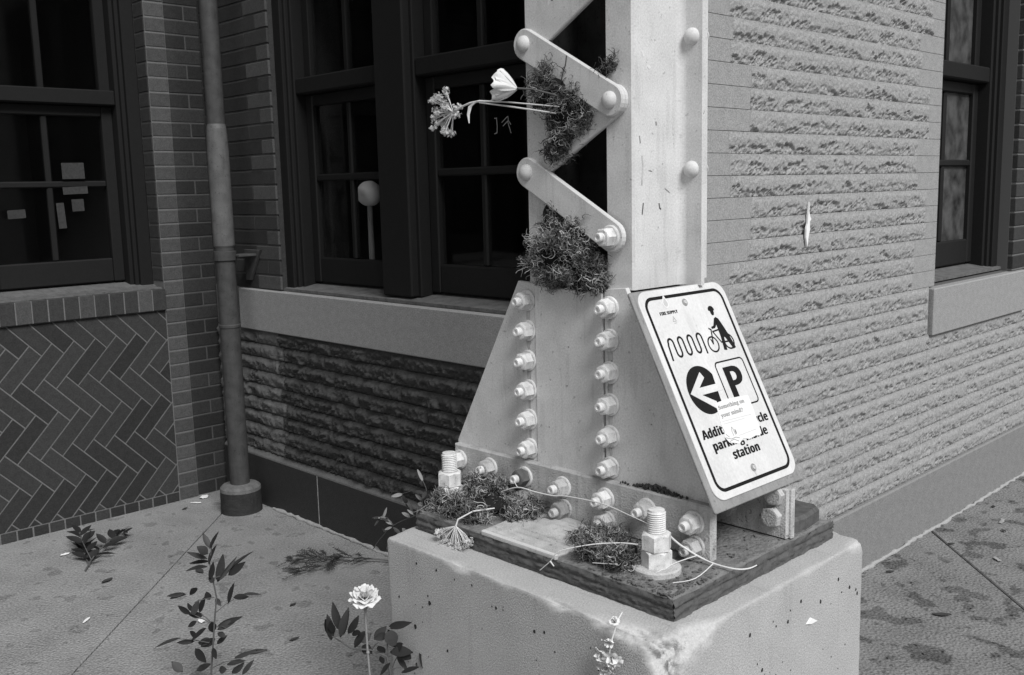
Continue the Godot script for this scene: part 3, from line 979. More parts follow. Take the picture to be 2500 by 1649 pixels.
	for q in [[[Vector2(1.632, 1.464), Vector2(1.630, 1.452), Vector2(1.628, 1.440)], "bolt_dark", 0.0032], [[Vector2(1.685, 1.462), Vector2(1.687, 1.452), Vector2(1.692, 1.449)], "bolt_dark", 0.0036], [[Vector2(1.705, 1.492), Vector2(1.715, 1.487), Vector2(1.722, 1.483)], "bolt_rust", 0.0024], [[Vector2(1.650, 1.530), Vector2(1.662, 1.528)], "bolt_rust", 0.0022], [[Vector2(1.675, 1.630), Vector2(1.676, 1.622)], "bolt_rust", 0.004], [[Vector2(1.631, 1.768), Vector2(1.635, 1.758)], "petal", 0.006], [[Vector2(1.648, 1.742), Vector2(1.656, 1.736)], "petal", 0.007], [[Vector2(1.628, 1.56), Vector2(1.631, 1.54), Vector2(1.627, 1.50)], "paint_dirty", 0.004], [[Vector2(1.62, 1.60), Vector2(1.623, 1.585)], "bolt_rust", 0.003]]:
		s = Shape.new()
		ribbon(s, q[0], q[2], 0.0005, web)
		part(c, "paint_chip", s, M[q[1]])
	s = Shape.new()
	s.block(Vector3(1.3735, 0.7560, -1.530), Vector3(1.3835, 0.7680, -1.308), 0.002)
	part(c, "edge_strip", s, M["paint"])
	s = Shape.new()
	s.prism(PackedVector2Array([Vector2(1.384, 1.31), Vector2(1.569, 1.30), Vector2(1.569, 1.56), Vector2(1.49, 1.545), Vector2(1.384, 1.535)]), 0.7600, 0.7650, 0.002, px)
	part(c, "packing_plate", s, M["paint_dirty"])
	for q in [[Vector3(1.3695, 0, -1.748), Vector3(1.3695, 0, -1.0135), Vector3(-1, 0, 0)], [Vector3(1.3695, 0, -1.0125), Vector3(1.9525, 0, -1.0125), Vector3(0, 0, 1)]]:
		var nx := int((q[1] - q[0]).length() / 0.004)
		var pts := PackedVector3Array()
		for j in 14:
			var y := lerpf(0.7205, 0.7595, j / 13.0)
			for i in nx:
				var p: Vector3 = q[0].lerp(q[1], i / float(nx - 1))
				var h := fbm.get_noise_3d((p.x + p.z) * 16.0, y * 210.0, 3.0) * 0.0042 + fbm2.get_noise_3d((p.x + p.z) * 70.0, y * 420.0, 9.0) * 0.0024
				h += 0.0015 - (0.005 * smoothstep(0.752, 0.7595, y) * (0.6 + fbm.get_noise_2d((p.x + p.z) * 22.0, 5.0)))
				if absf(y - 0.7425) < 0.002:
					h -= 0.0025
				pts.append(Vector3(p.x, y, p.z) + q[2] * maxf(h, -0.003))
		s = Shape.new()
		s.sheet(pts, nx, 14)
		part(c, "corroded_edge", s, M["plate_edge"])
	# anchor bolts
	for q in [[1.462, -1.122, 0.0], [1.470, -1.742, 0.3], [1.872, -1.125, 0.6]]:
		var up := Transform3D(stand * Basis(Vector3(0, 0, 1), q[2]), Vector3(q[0], 0.7605, q[1]))
		s = Shape.new()
		var pr := [Vector2(0.0185, 0.0)]
		for i in 22:
			pr.append(Vector2(0.0185, 0.076 + i * 0.0021) if i % 2 == 0 else Vector2(0.0164, 0.076 + i * 0.0021))
		pr.append_array([Vector2(0.016, 0.1235), Vector2(0.0, 0.1245)])
		s.lathe(pr, 20, up)
		var ab := part(c, "anchor_bolt", s, M["paint_bolt"])
		s = Shape.new()
		s.lathe([Vector2(0.048, -0.001), Vector2(0.048, 0.009), Vector2(0.045, 0.012), Vector2(0.0, 0.012)], 26, up)
		part(ab, "washer", s, M["paint_dirty"])
		for k in 2:
			var nx := up * Transform3D(Basis(Vector3(0, 0, 1), 0.35 * k + 0.15), Vector3(0, 0, 0.012 + k * 0.0333))
			hang(ab, "nut", hex_nut(0.0300, 0.033, true).mesh(), M["paint_bolt"], nx)

# top plate with an uneven, flaking edge
func worn_plate(s: Shape) -> void:
	var nz := FastNoiseLite.new()
	nz.seed = 77
	nz.frequency = 9.0
	nz.fractal_octaves = 4
	var ring := []
	var corners := [Vector2(1.374, -1.016), Vector2(1.950, -1.016), Vector2(1.950, -1.831), Vector2(1.374, -1.745)]
	for k in 4:
		var a: Vector2 = corners[k]
		var b: Vector2 = corners[(k + 1) % 4]
		var cnt := int((b - a).length() / 0.012)
		var d := (b - a).normalized()
		for i in cnt:
			var p := a.lerp(b, i / float(cnt))
			var inn := Vector2(-d.y, d.x)
			if inn.dot(Vector2(1.66, -1.4) - p) < 0:
				inn = -inn
			ring.append([p, inn, absf(nz.get_noise_2d(p.x, p.y))])
	var n := ring.size()
	var levels := [[0.0, 0.7425], [0.0, 0.7515], [0.25, 0.7575], [1.0, 0.7605]]
	for l in 3:
		for i in n:
			var q := []
			for w in [[i, l], [(i + 1) % n, l], [(i + 1) % n, l + 1], [i, l + 1]]:
				var e: Array = ring[w[0]]
				var lv: Array = levels[w[1]]
				var f: Vector2 = e[0] + e[1] * (lv[0] * (0.002 + 0.03 * e[2]) + 0.002 * e[2])
				q.append(Vector3(f.x, lv[1], f.y))
			s.outward(q, Vector3(1.66, 0.70, -1.4))
	# top: slightly uneven sheet
	for i in n:
		var a: Array = ring[i]
		var b: Array = ring[(i + 1) % n]
		var p: Vector2 = a[0] + a[1] * (0.002 + 0.032 * a[2])
		var r: Vector2 = b[0] + b[1] * (0.002 + 0.032 * b[2])
		s.tri(Vector3(r.x, 0.7605, r.y), Vector3(p.x, 0.7605, p.y), Vector3(1.66, 0.7605, -1.4))

# ---------------------------------------------------------------- concrete plinth with chipped, rounded arrises
func plinth() -> void:
	var lo := Vector3(1.287, -0.04, -1.86)
	var hi := Vector3(2.0, 0.72, -0.957)
	var nz := FastNoiseLite.new()
	nz.seed = 5
	nz.frequency = 11.0
	nz.fractal_octaves = 4
	var cell := FastNoiseLite.new()
	cell.seed = 8
	cell.noise_type = FastNoiseLite.TYPE_CELLULAR
	cell.frequency = 26.0
	cell.cellular_return_type = FastNoiseLite.RETURN_DISTANCE2
	var s := Shape.new()
	s.colored = true
	# axis k constant at side sg; the plinth's back face is skewed
	for f in [[0, 0], [0, 1], [1, 1], [2, 0], [2, 1]]:
		var k: int = f[0]
		var i := (k + 1) % 3
		var j := (k + 2) % 3
		var ui := steps(lo[i], hi[i], 0.0)
		var uj := steps(lo[j], hi[j], 0.0)
		var pts := PackedVector3Array()
		var cols := PackedColorArray()
		for b in uj:
			for a in ui:
				var p := Vector3.ZERO
				p[k] = hi[k] if f[1] else lo[k]
				p[i] = a
				p[j] = b
				# local rounding radius
				var n1 := nz.get_noise_3dv(p * 1.0)
				var n2 := nz.get_noise_3dv(p * 4.0 + Vector3(9, 3, 1))
				var r := 0.0045 + 0.010 * maxf(0.0, n1 * 1.5) + 0.003 * n2
				# the near upper corner and two places on the left upper edge are broken away
				var dn := (p - Vector3(lo.x, hi.y, hi.z)).length()
				r += smoothstep(0.20, 0.04, dn) * (0.052 + 0.03 * n1 + 0.014 * n2)
				r += smoothstep(0.05, 0.0, Vector2(p.x - lo.x, p.z - hi.z).length()) * (0.018 + 0.03 * absf(n1) + 0.008 * n2)
				for ch in [[Vector3(lo.x, hi.y, -1.215), 0.055, 0.022], [Vector3(lo.x, hi.y, -1.505), 0.045, 0.018], [Vector3(lo.x, hi.y, -1.10), 0.06, 0.02]]:
					r += smoothstep(ch[1], 0.0, (p - ch[0]).length()) * ch[2] * (1.0 + n2)
				if p.x > hi.x - 0.1 and p.z > hi.z - 0.1:
					r += 0.020 * smoothstep(hi.x - 0.1, hi.x - 0.04, p.x) * smoothstep(hi.z - 0.1, hi.z - 0.04, p.z)
				r = clampf(r, 0.003, 0.085)
				var q := p.clamp(lo + Vector3(r, -1, r), hi - Vector3(r, r, r))
				var o := p - q
				var w := q + o.normalized() * minf(o.length(), r) if o.length() > 1e-6 else p
				var cut := (p - w).length()
				w += o.normalized() * (n2 * 0.0034 + nz.get_noise_3dv(p * 9.0) * 0.0016 + cell.get_noise_3dv(p) * 0.009 + 0.002) * smoothstep(0.004, 0.02, cut)
				# skew the back
				var back := smoothstep(-1.5, -1.86, w.z)
				w.z += back * (2.0 - w.x) / 0.713 * 0.104
				pts.append(w)
				var lum := 0.83 + 0.17 * smoothstep(0.0035, 0.0065, cut)
				cols.append(Color(lum, lum, lum))
		s.sheet(pts, ui.size(), uj.size(), f[1] == 0, cols)
	var p := thing("concrete_plinth", "pale concrete plinth with chipped edges under the steel column", "plinth", Vector3(1.62, 0, -1.40))
	part(p, "plinth_block", s, M["concrete"])
	# blowholes left by the casting
	var pits := [Vector2(-1.649, 0.686), Vector2(-1.608, 0.606), Vector2(-1.661, 0.534), Vector2(-1.552, 0.513), Vector2(-1.717, 0.589), Vector2(-1.58, 0.689), Vector2(-1.613, 0.621), Vector2(-1.521, 0.684), Vector2(-1.466, 0.687), Vector2(-1.406, 0.659), Vector2(-1.394, 0.659), Vector2(-1.285, 0.643), Vector2(-1.258, 0.650)]
	for i in 26:
		pits.append(Vector2(rng.randf_range(-1.72, -1.02), rng.randf_range(0.40, 0.69)))
		pit(p, Transform3D(Basis(), Vector3(rng.randf_range(1.42, 1.93), rng.randf_range(0.40, 0.67), -0.9566)), rng.randf_range(0.0008, 0.002))
	for i in pits.size():
		pit(p, Transform3D(FACE, Vector3(1.2866, pits[i].y, pits[i].x)), 0.0052 if i in [1, 2] else (rng.randf_range(0.0016, 0.0036) if i < 13 else rng.randf_range(0.0007, 0.0019)))
	for q in [Vector2(1.72, 0.663), Vector2(1.626, 0.642), Vector2(1.67, 0.636), Vector2(1.875, 0.663), Vector2(1.925, 0.629), Vector2(1.533, 0.656), Vector2(1.80, 0.637), Vector2(1.577, 0.569), Vector2(1.962, 0.604), Vector2(1.955, 0.615)]:
		pit(p, Transform3D(Basis(), Vector3(q.x, q.y, -0.9566)), rng.randf_range(0.002, 0.0042))

func pit(p: Node3D, x: Transform3D, r: float) -> void:
	var poly := PackedVector2Array()
	for i in 9:
		var t := TAU * i / 9.0
		poly.append(Vector2(cos(t), sin(t) * 1.25) * r * rng.randf_range(0.7, 1.15))
	var s := Shape.new()
	s.prism(poly, 0.0, 0.0004, 0.0, x)
	part(p, "blowhole", s, M["pit"])

func steps(a: float, b: float, _u: float) -> Array:
	# denser near both ends
	var out := []
	var x := a
	while x < b - 0.0005:
		out.append(x)
		var d := minf(x - a, b - x)
		x += 0.0045 if d < 0.05 else (0.008 if d < 0.14 else 0.018)
	out.append(b)
	return out

# ---------------------------------------------------------------- the sign
func letters(p: Node3D, called: String, text: String, font: Font, height_mm: float, width: float, at: Vector2, x: Transform3D, mat: Material, thick := 0.0005, grow := 0.75) -> MeshInstance3D:
	var t := TextMesh.new()
	t.text = text
	t.font = font
	t.font_size = 64
	t.pixel_size = 0.001
	t.depth = thick
	t.horizontal_alignment = HORIZONTAL_ALIGNMENT_LEFT
	t.vertical_alignment = VERTICAL_ALIGNMENT_BOTTOM
	var box := t.get_aabb()
	var k := height_mm / 1000.0 / (0.064 * 0.715)
	var kx := width / maxf(box.size.x, 0.001)
	# baseline sits at 'at' (metres from the sign's top-left corner, y down)
	var base := -t.font.get_descent(64) * 0.001
	var b := Basis(Vector3(kx, 0, 0), Vector3(0, k, 0), Vector3(0, 0, 1))
	var place := Transform3D(b, Vector3(at.x - box.position.x * kx, -at.y + base * k, thick * 0.5))
	var st := SurfaceTool.new()
	st.begin(Mesh.PRIMITIVE_TRIANGLES)
	for i in 3:
		st.append_from(t, 0, Transform3D(Basis(), Vector3((i - 1) * grow / 1000.0 / kx, 0, i * 0.00006)))
	return hang(p, called, st.commit(), mat, x * place)

func parking_sign() -> void:
	var v_up := Vector3(0.00569, 0.8893, -0.45728)
	var u := Vector3(0.99986, 0.00225, 0.01682)
	var n := u.cross(v_up).normalized()
	var tl := Vector3(1.5972, 1.2798, -1.2819)
	var K := 0.97
	var x := Transform3D(Basis(u * K, v_up * K, n * K), Vector3(0, 1.5, 0) + (tl - Vector3(0, 1.5, 0)) * K)
	var p := thing("parking_sign", "white bicycle parking sign leaning on the column base with stickers on it", "sign", Vector3(1.75, 0.88, -1.12))
	var W := 0.305
	var H := 0.457
	var f := func(q: Vector2) -> Vector2: return Vector2(q.x, -q.y) * 0.001
	var s := Shape.new()
	s.prism(PackedVector2Array(rounded(Vector2(-0.014, -H - 0.019), Vector2(W + 0.003, 0.003), 0.006, 3)), -0.0085, -0.0030, 0.0015, x, true)
	part(p, "backing_board", s, M["backing"])
	for q in [0.12, 0.36]:
		s = Shape.new()
		s.box(x * Transform3D(Basis(), Vector3(0.16, -q, -0.022)), Vector3(0.20, 0.03, 0.026), 0.003)
		part(p, "mounting_bracket", s, M["bolt_rust"])
	s = Shape.new()
	s.prism(PackedVector2Array(rounded(Vector2(0, -H), Vector2(W, 0), 0.032, 8)), -0.0029, 0.0, 0.0008, x, true)
	part(p, "sign_plate", s, M["sign_white"])
	# black border line
	s = Shape.new()
	ribbon(s, rounded(Vector2(0.0185, -H + 0.0185), Vector2(W - 0.0185, -0.0185), 0.024, 8), 0.0072, 0.0004, x, true)
	part(p, "border", s, M["sign_black"])
	# serpentine rack
	var rack := [Vector2(37.5, 158), Vector2(41, 124)]
	var cx := 51.0
	for i in 4:
		for q in arc(Vector2(cx, 120), Vector2(8.2, 9.5), 180, 360, 8):
			rack.append(q)
		if i < 3:
			for q in arc(Vector2(cx + 16.4, 143), Vector2(8.2, 9.5), 180, 0, 8):
				rack.append(q)
		cx += 32.8
	rack.append(Vector2(157.5, 158))
	var pts := []
	for q in rack:
		pts.append(f.call(q))
	s = Shape.new()
	ribbon(s, pts, 0.0048, 0.0004, x)
	part(p, "rack_symbol", s, M["sign_black"])
	# cyclist with bicycle
	s = Shape.new()
	for wh in [Vector2(188.5, 141), Vector2(246, 141)]:
		var ring := []
		for q in arc(wh, Vector2(17.2, 17.2), 0, 345, 23):
			ring.append(f.call(q))
		ribbon(s, ring, 0.0038, 0.0004, x, true)
	for st in [[Vector2(188.5, 141), Vector2(200, 108), Vector2(193, 104)], [Vector2(202, 113), Vector2(226, 111)], [Vector2(203, 113), Vector2(219, 140), Vector2(246, 141), Vector2(231, 114)], [Vector2(186, 128), Vector2(189, 141)]]:
		var l := []
		for q in st:
			l.append(f.call(q))
		ribbon(s, l, 0.0036, 0.0004, x)
	var lift := x * Transform3D(Basis(), Vector3(0, 0, 0.0003))
	for poly in [
		[Vector2(226, 84), Vector2(233, 81.5), Vector2(240, 86), Vector2(246, 101), Vector2(255, 128), Vector2(262, 158), Vector2(252, 160), Vector2(239, 132), Vector2(235, 128), Vector2(228, 160), Vector2(218, 158), Vector2(224, 128), Vector2(225, 106)],
		[Vector2(226, 84), Vector2(231, 94), Vector2(217, 106), Vector2(205, 107), Vector2(204, 102), Vector2(214, 100)],
		[Vector2(217, 64), Vector2(219, 58), Vector2(226, 54), Vector2(234, 55.5), Vector2(238.5, 61), Vector2(238, 66), Vector2(234, 66), Vector2(234, 71), Vector2(231, 76), Vector2(226, 77), Vector2(222, 73), Vector2(222, 66)]]:
		var pp := PackedVector2Array()
		for q in poly:
			pp.append(f.call(q))
		s.prism(pp, -0.0002, 0.0003, 0.0, lift)
	part(p, "cyclist_symbol", s, M["sign_black"])
	# arrow disc
	s = Shape.new()
	var disc := PackedVector2Array()
	for q in arc(Vector2(98, 232), Vector2(53.5, 53.5), 42, 328, 40):
		disc.append(f.call(q))
	s.prism(disc, 0.0, 0.0004, 0.0, x)
	part(p, "arrow_disc", s, M["sign_black"])
	s = Shape.new()
	var arrow := PackedVector2Array()
	for q in [Vector2(49, 233.5), Vector2(104, 193), Vector2(112, 207), Vector2(84, 225.5), Vector2(158, 225.5), Vector2(158, 241.5), Vector2(84, 241.5), Vector2(122, 262), Vector2(116, 278)]:
		arrow.append(f.call(q))
	s.prism(arrow, 0.0004, 0.0008, 0.0, x)
	part(p, "arrow", s, M["sign_white"])
	# boxed P
	s = Shape.new()
	ribbon(s, rounded(f.call(Vector2(164, 286)), f.call(Vector2(266.5, 182)), 0.010, 6), 0.0034, 0.0004, x, true)
	part(p, "letter_box", s, M["sign_black"])
	var bold := SystemFont.new()
	bold.font_names = PackedStringArray(["Droid Sans"])
	bold.font_weight = 700
	var serif := SystemFont.new()
	serif.font_names = PackedStringArray(["Droid Serif"])
	serif.font_weight = 700
	letters(p, "letter", "P", bold, 70.0, 0.056, Vector2(0.186, 0.266), x, M["sign_black"])
	letters(p, "lettering", "Additional bicycle", bold, 19.0, 0.238, Vector2(0.034, 0.331), x, M["sign_black"])
	letters(p, "lettering", "parking inside", bold, 19.0, 0.196, Vector2(0.055, 0.359), x, M["sign_black"])
	letters(p, "lettering", "station", bold, 19.0, 0.094, Vector2(0.107, 0.387), x, M["sign_black"])
	# fixing bolts with rust rings
	for q in [Vector2(149, 37), Vector2(154.5, 416)]:
		var c2: Vector2 = f.call(q)
		var bx := x * Transform3D(Basis(), Vector3(c2.x, c2.y, 0))
		s = Shape.new()
		s.lathe([Vector2(0.0085, 0.0003), Vector2(0.0085, 0.0009), Vector2(0.0, 0.0009)], 18, bx)
		var wsh := part(p, "fixing_bolt", s, M["bolt_rust"])
		s = Shape.new()
		s.lathe([Vector2(0.0048, 0.0009), Vector2(0.0044, 0.003), Vector2(0.0022, 0.0036), Vector2(0.0016, 0.0026), Vector2(0.0, 0.0026)], 14, bx)
		part(wsh, "bolt_end", s, M["sign_edge"])
	s = Shape.new()
	var run := PackedVector2Array()
	for q in [Vector2(151, 423), Vector2(158, 423), Vector2(156.5, 436), Vector2(155, 439)]:
		run.append(f.call(q))
	s.prism(run, 0.0, 0.0003, 0.0, x)
	part(p, "rust_run", s, M["sticker_grey"])
	# round droplet sticker with two words under it
	s = Shape.new()
	var drop := PackedVector2Array()
	for q in [Vector2(86, 13), Vector2(90, 22)] + arc(Vector2(84, 33), Vector2(9.5, 10.5), -35, 215, 14) + [Vector2(80, 22)]:
		drop.append(f.call(q))
	s.prism(drop, 0.0, 0.0007, 0.0, x)
	var ds := part(p, "droplet_sticker", s, M["sticker_paper"])
	s = Shape.new()
	var inner := PackedVector2Array()
	for q in [Vector2(85.6, 19)] + arc(Vector2(84, 33), Vector2(6.6, 7.4), -40, 220, 14):
		inner.append(f.call(q))
	s.prism(inner, 0.0007, 0.0010, 0.0, x)
	part(ds, "droplet_print", s, M["sticker_grey"])
	letters(p, "lettering", "FIRE SUPPLY", bold, 7.0, 0.060, Vector2(0.053, 0.0575), x, M["sign_black"], 0.0005, 0.2)
	s = Shape.new()
	for st in [[Vector2(86, 75), Vector2(92, 64), Vector2(97, 75), Vector2(86, 75)], [Vector2(88, 79), Vector2(96, 79)], [Vector2(90, 70), Vector2(95, 69)]]:
		var l := []
		for q in st:
			l.append(f.call(q))
		ribbon(s, l, 0.0009, 0.0003, x)
	part(p, "small_mark", s, M["sticker_ink"])
	# the large torn paper sticker
	s = Shape.new()
	var torn := PackedVector2Array()
	for q in [Vector2(114, 265), Vector2(160, 263), Vector2(208, 265), Vector2(235, 268), Vector2(233, 300), Vector2(231, 330), Vector2(228, 352), Vector2(219, 358), Vector2(205, 355), Vector2(180, 358), Vector2(160, 352), Vector2(140, 361), Vector2(126, 356), Vector2(110, 352), Vector2(102, 340), Vector2(108, 326), Vector2(106, 312), Vector2(112, 290)]:
		torn.append(f.call(q))
	s.prism(torn, 0.0, 0.0010, 0.0003, x)
	var st2 := part(p, "paper_sticker", s, M["sticker_paper"])
	var on := x * Transform3D(Basis(), Vector3(0, 0, 0.0010))
	letters(p, "lettering", "Something on", serif, 8.2, 0.094, Vector2(0.118, 0.2805), on, M["sticker_ink"], 0.0003, 0.1)
	letters(p, "lettering", "your mind?", serif, 8.2, 0.080, Vector2(0.116, 0.298), on, M["sticker_ink"], 0.0003, 0.1)
	s = Shape.new()
	for st in [[Vector2(114, 306), Vector2(218, 309)], [Vector2(114, 312), Vector2(190, 313)], [Vector2(150, 344), Vector2(215, 342)]]:
		ribbon(s, [f.call(st[0]), f.call(st[1])], 0.0008, 0.0003, on)
	part(st2, "ruled_lines", s, M["sticker_grey"])
	s = Shape.new()
	for st in [[Vector2(135, 322), Vector2(131, 332), Vector2(132, 341)], [Vector2(134, 322), Vector2(138, 326), Vector2(139, 340)], [Vector2(104, 340), Vector2(120, 346), Vector2(136, 345), Vector2(148, 349)], [Vector2(112, 350), Vector2(128, 348), Vector2(142, 355)], [Vector2(108, 333), Vector2(116, 341)]]:
		var l := []
		for q in st:
			l.append(f.call(q))
		ribbon(s, l, 0.0012, 0.0003, on)
	var blob := PackedVector2Array()
	for q in arc(Vector2(143, 334), Vector2(2.4, 5.5), 0, 345, 14):
		blob.append(f.call(q))
	s.prism(blob, 0.0, 0.0003, 0.0, on)
	part(st2, "torn_print", s, M["sticker_ink"])

# ---------------------------------------------------------------- moss
func moss(called: String, lumps: Array, count: int, label: String, at: Vector3, pale: float, dir := Vector3.ZERO) -> void:
	var s := Shape.new()
	s.colored = true
	var total := 0.0
	for l in lumps:
		total += l[1].x * l[1].y + l[1].y * l[1].z + l[1].x * l[1].z
	# dark matted heart
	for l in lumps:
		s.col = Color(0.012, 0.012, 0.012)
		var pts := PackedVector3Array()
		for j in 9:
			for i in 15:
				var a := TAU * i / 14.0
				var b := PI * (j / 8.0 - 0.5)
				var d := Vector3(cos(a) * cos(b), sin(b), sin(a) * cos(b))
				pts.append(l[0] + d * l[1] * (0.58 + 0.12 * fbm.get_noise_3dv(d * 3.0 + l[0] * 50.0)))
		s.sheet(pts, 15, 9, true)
	var knots := []
	for k in maxi(5, count / 60):
		var pick := rng.randf() * total
		var l: Array = lumps[0]
		for q in lumps:
			pick -= q[1].x * q[1].y + q[1].y * q[1].z + q[1].x * q[1].z
			if pick <= 0:
				l = q
				break
		var dd := Vector3(rng.randfn(), rng.randfn(), rng.randfn()).normalized()
		knots.append([l[0] + dd * l[1] * rng.randf_range(0.70, 1.0), rng.randf_range(0.35, 1.25), rng.randf_range(0.0045, 0.0095), dd])
	for k in count:
		var kn: Array = knots[rng.randi_range(0, knots.size() - 1)]
		var d: Vector3 = kn[3]
		var p: Vector3 = kn[0] + Vector3(rng.randfn(), rng.randfn(), rng.randfn()) * kn[2]
		var h := Vector3(rng.randfn(), rng.randfn(), rng.randfn()).normalized()
		h = (h + dir * 0.5).normalized()
		var axis := Vector3(rng.randfn(), rng.randfn(), rng.randfn()).normalized()
		var turn := rng.randf_range(0.5, 1.25)
		var step := rng.randf_range(0.0026, 0.0062)
		var path := []
		var rad := []
		var r0 := rng.randf_range(0.0005, 0.00120)
		var cnt := 7
		for i in cnt:
			path.append(p)
			rad.append(r0 * (1.0 - 0.6 * i / cnt))
			p += h * step
			h = h.rotated(axis, turn)
			axis = (axis + Vector3(rng.randfn(), rng.randfn(), rng.randfn()) * 0.35).normalized()
		var lum: float = pow(rng.randf(), 1.5) * pale * kn[1] + 0.012
		s.col = Color(lum, lum, lum)
		s.tube(path, rad, 3)
	single(called, s, M["moss"], at, label, "moss")

# ---------------------------------------------------------------- plants
var leaf_meshes := []
func leaf_kit() -> void:
	for k in 4:
		var s := Shape.new()
		var bend: float = [0.10, 0.22, -0.08, 0.32][k]
		var fold: float = [0.18, 0.28, 0.22, 0.12][k]
		var pts := PackedVector3Array()
		for j in 9:
			var t := j / 8.0
			var w := pow(sin(PI * pow(t, 0.85)), 0.85) * 0.5 if t < 1.0 else 0.0
			for i in 3:
				var a := i - 1.0
				pts.append(Vector3(a * w, t, absf(a) * w * fold + bend * t * t * -1.0))
		s.sheet(pts, 3, 9)
		leaf_meshes.append(s.mesh())

# a leaf from base to tip; w its width; the mesh is one unit long along y
func leaf(p: Node3D, base: Vector3, tip: Vector3, w: float, mat: Material, face: Vector3) -> void:
	var y := tip - base
	var l := y.length()
	var nz := (face - y * face.dot(y) / (l * l)).normalized()
	nz = nz.rotated(y / l, rng.randf_range(-0.7, 0.7))
	var xx := y.normalized().cross(nz)
	hang(p, "leaf", leaf_meshes[rng.randi_range(0, 3)], mat, Transform3D(Basis(xx * w, y, nz * l * 0.5), base))

# plants stand in a vertical plane through their foot; numbers are millimetres right and up, the leaves get their own depth
func sprig(called: String, label: String, foot: Vector3, stem: Array, side: Array, leaves: Array, group := "") -> Node3D:
	var right := Vector3(0.716, 0, 0.698)
	var out := Vector3(-0.698, 0, 0.716)
	var p := thing(called, label, "plant", foot, group)
	var lift := func(a: float, b: float, d: float) -> Vector3: return foot + right * a * 0.001 + Vector3(0, b * 0.001, 0) + out * d
	var s := Shape.new()
	var path := []
	var rad := []
	for i in stem.size():
		path.append(lift.call(stem[i][0], stem[i][1], 0.0))
		rad.append(lerpf(0.0034, 0.0014, i / float(stem.size() - 1)))
	s.tube(path, rad, 7)
	part(p, "stem", s, M["stem"])
	for q in side:
		s = Shape.new()
		var d := rng.randf_range(-0.03, 0.03)
		var a: Vector3 = lift.call(q[0], q[1], 0.0)
		var b: Vector3 = lift.call(q[2], q[3], d)
		s.tube([a, a.lerp(b, 0.5) + Vector3(0, 0.003, 0), b], [0.0016, 0.0013, 0.0009], 5)
		part(p, "side_stem", s, M["stem"])
	for q in leaves:
		var d := rng.randf_range(-0.015, 0.015)
		var pick := rng.randf()
		leaf(p, lift.call(q[0], q[1], d), lift.call(q[2], q[3], d + rng.randf_range(-0.022, 0.022)), q[4] * 0.00128, M["leaf"] if pick < 0.65 else M["leaf_mid"], (out + Vector3(0, 0.7, 0)).normalized())
	return p

func ruffle(s: Shape, c: Vector3, axis: Vector3, r: float, petals: int, layers: int, sd: int) -> void:
	var rr := RandomNumberGenerator.new()
	rr.seed = sd
	var a0 := axis.normalized()
	var e1 := a0.cross(Vector3(0.3, 0.5, 0.81)).normalized()
	var e2 := a0.cross(e1)
	for ly in layers:
		var open := lerpf(1.25, 0.15, ly / float(maxi(1, layers - 1)))
		for k in petals:
			var t := TAU * (k + 0.5 * ly + rr.randf_range(-0.2, 0.2)) / petals
			var dirr := (e1 * cos(t) + e2 * sin(t))
			var side := a0.cross(dirr)
			var pts := PackedVector3Array()
			for j in 6:
				var q := j / 5.0
				var el := open * (0.35 + 0.65 * q)
				var along := (dirr * sin(el) + a0 * cos(el)) * r * q * rr.randf_range(0.93, 1.05)
				for i in 7:
					var w := (i / 6.0 - 0.5) * 2.0
					var width := r * 0.62 * pow(sin(PI * minf(0.95, 0.12 + 0.62 * q)), 0.8)
					var wav := sin(w * 5.0 + k * 2.0 + ly) * 0.10 * r * q * q
					pts.append(c + along + side * w * width + (a0 * (1.0 - w * w * 0.5) * 0.12 + dirr * 0.1) * r * q + a0 * wav + dirr * wav * 0.6)
			s.sheet(pts, 7, 6)

# a half-open cup of broad overlapping petals
func bloom(s: Shape, c: Vector3, axis: Vector3, r: float) -> void:
	var a0 := axis.normalized()
	var e1 := a0.cross(Vector3(0.3, 0.5, 0.81)).normalized()
	var e2 := a0.cross(e1)
	for ly in 4:
		var belly: float = [0.62, 0.50, 0.34, 0.18][ly]
		for k in 5:
			var t0 := TAU * (k + 0.5 * ly) / 5.0
			var pts := PackedVector3Array()
			for j in 9:
				var q := j / 8.0
				for i in 9:
					var w := (i / 8.0 - 0.5) * 2.0
					var span := 0.95 * (1.0 - 0.25 * q * q)
					var t := t0 + w * span
					var rad := r * belly * (sin(minf(1.0, q * 1.25) * PI * 0.5) + 0.38 * q * q * (1.0 if ly < 2 else 0.3))
					rad += r * 0.13 * sin(w * 5.0 + k * 1.7 + ly) * q * q
					var h := r * (1.28 - 0.05 * ly) * q * (1.0 - 0.16 * w * w) + r * 0.12 * cos(w * 7.0 + k * 2.0) * q * q
					pts.append(c + a0 * h + (e1 * cos(t) + e2 * sin(t)) * rad)
			s.sheet(pts, 9, 9)

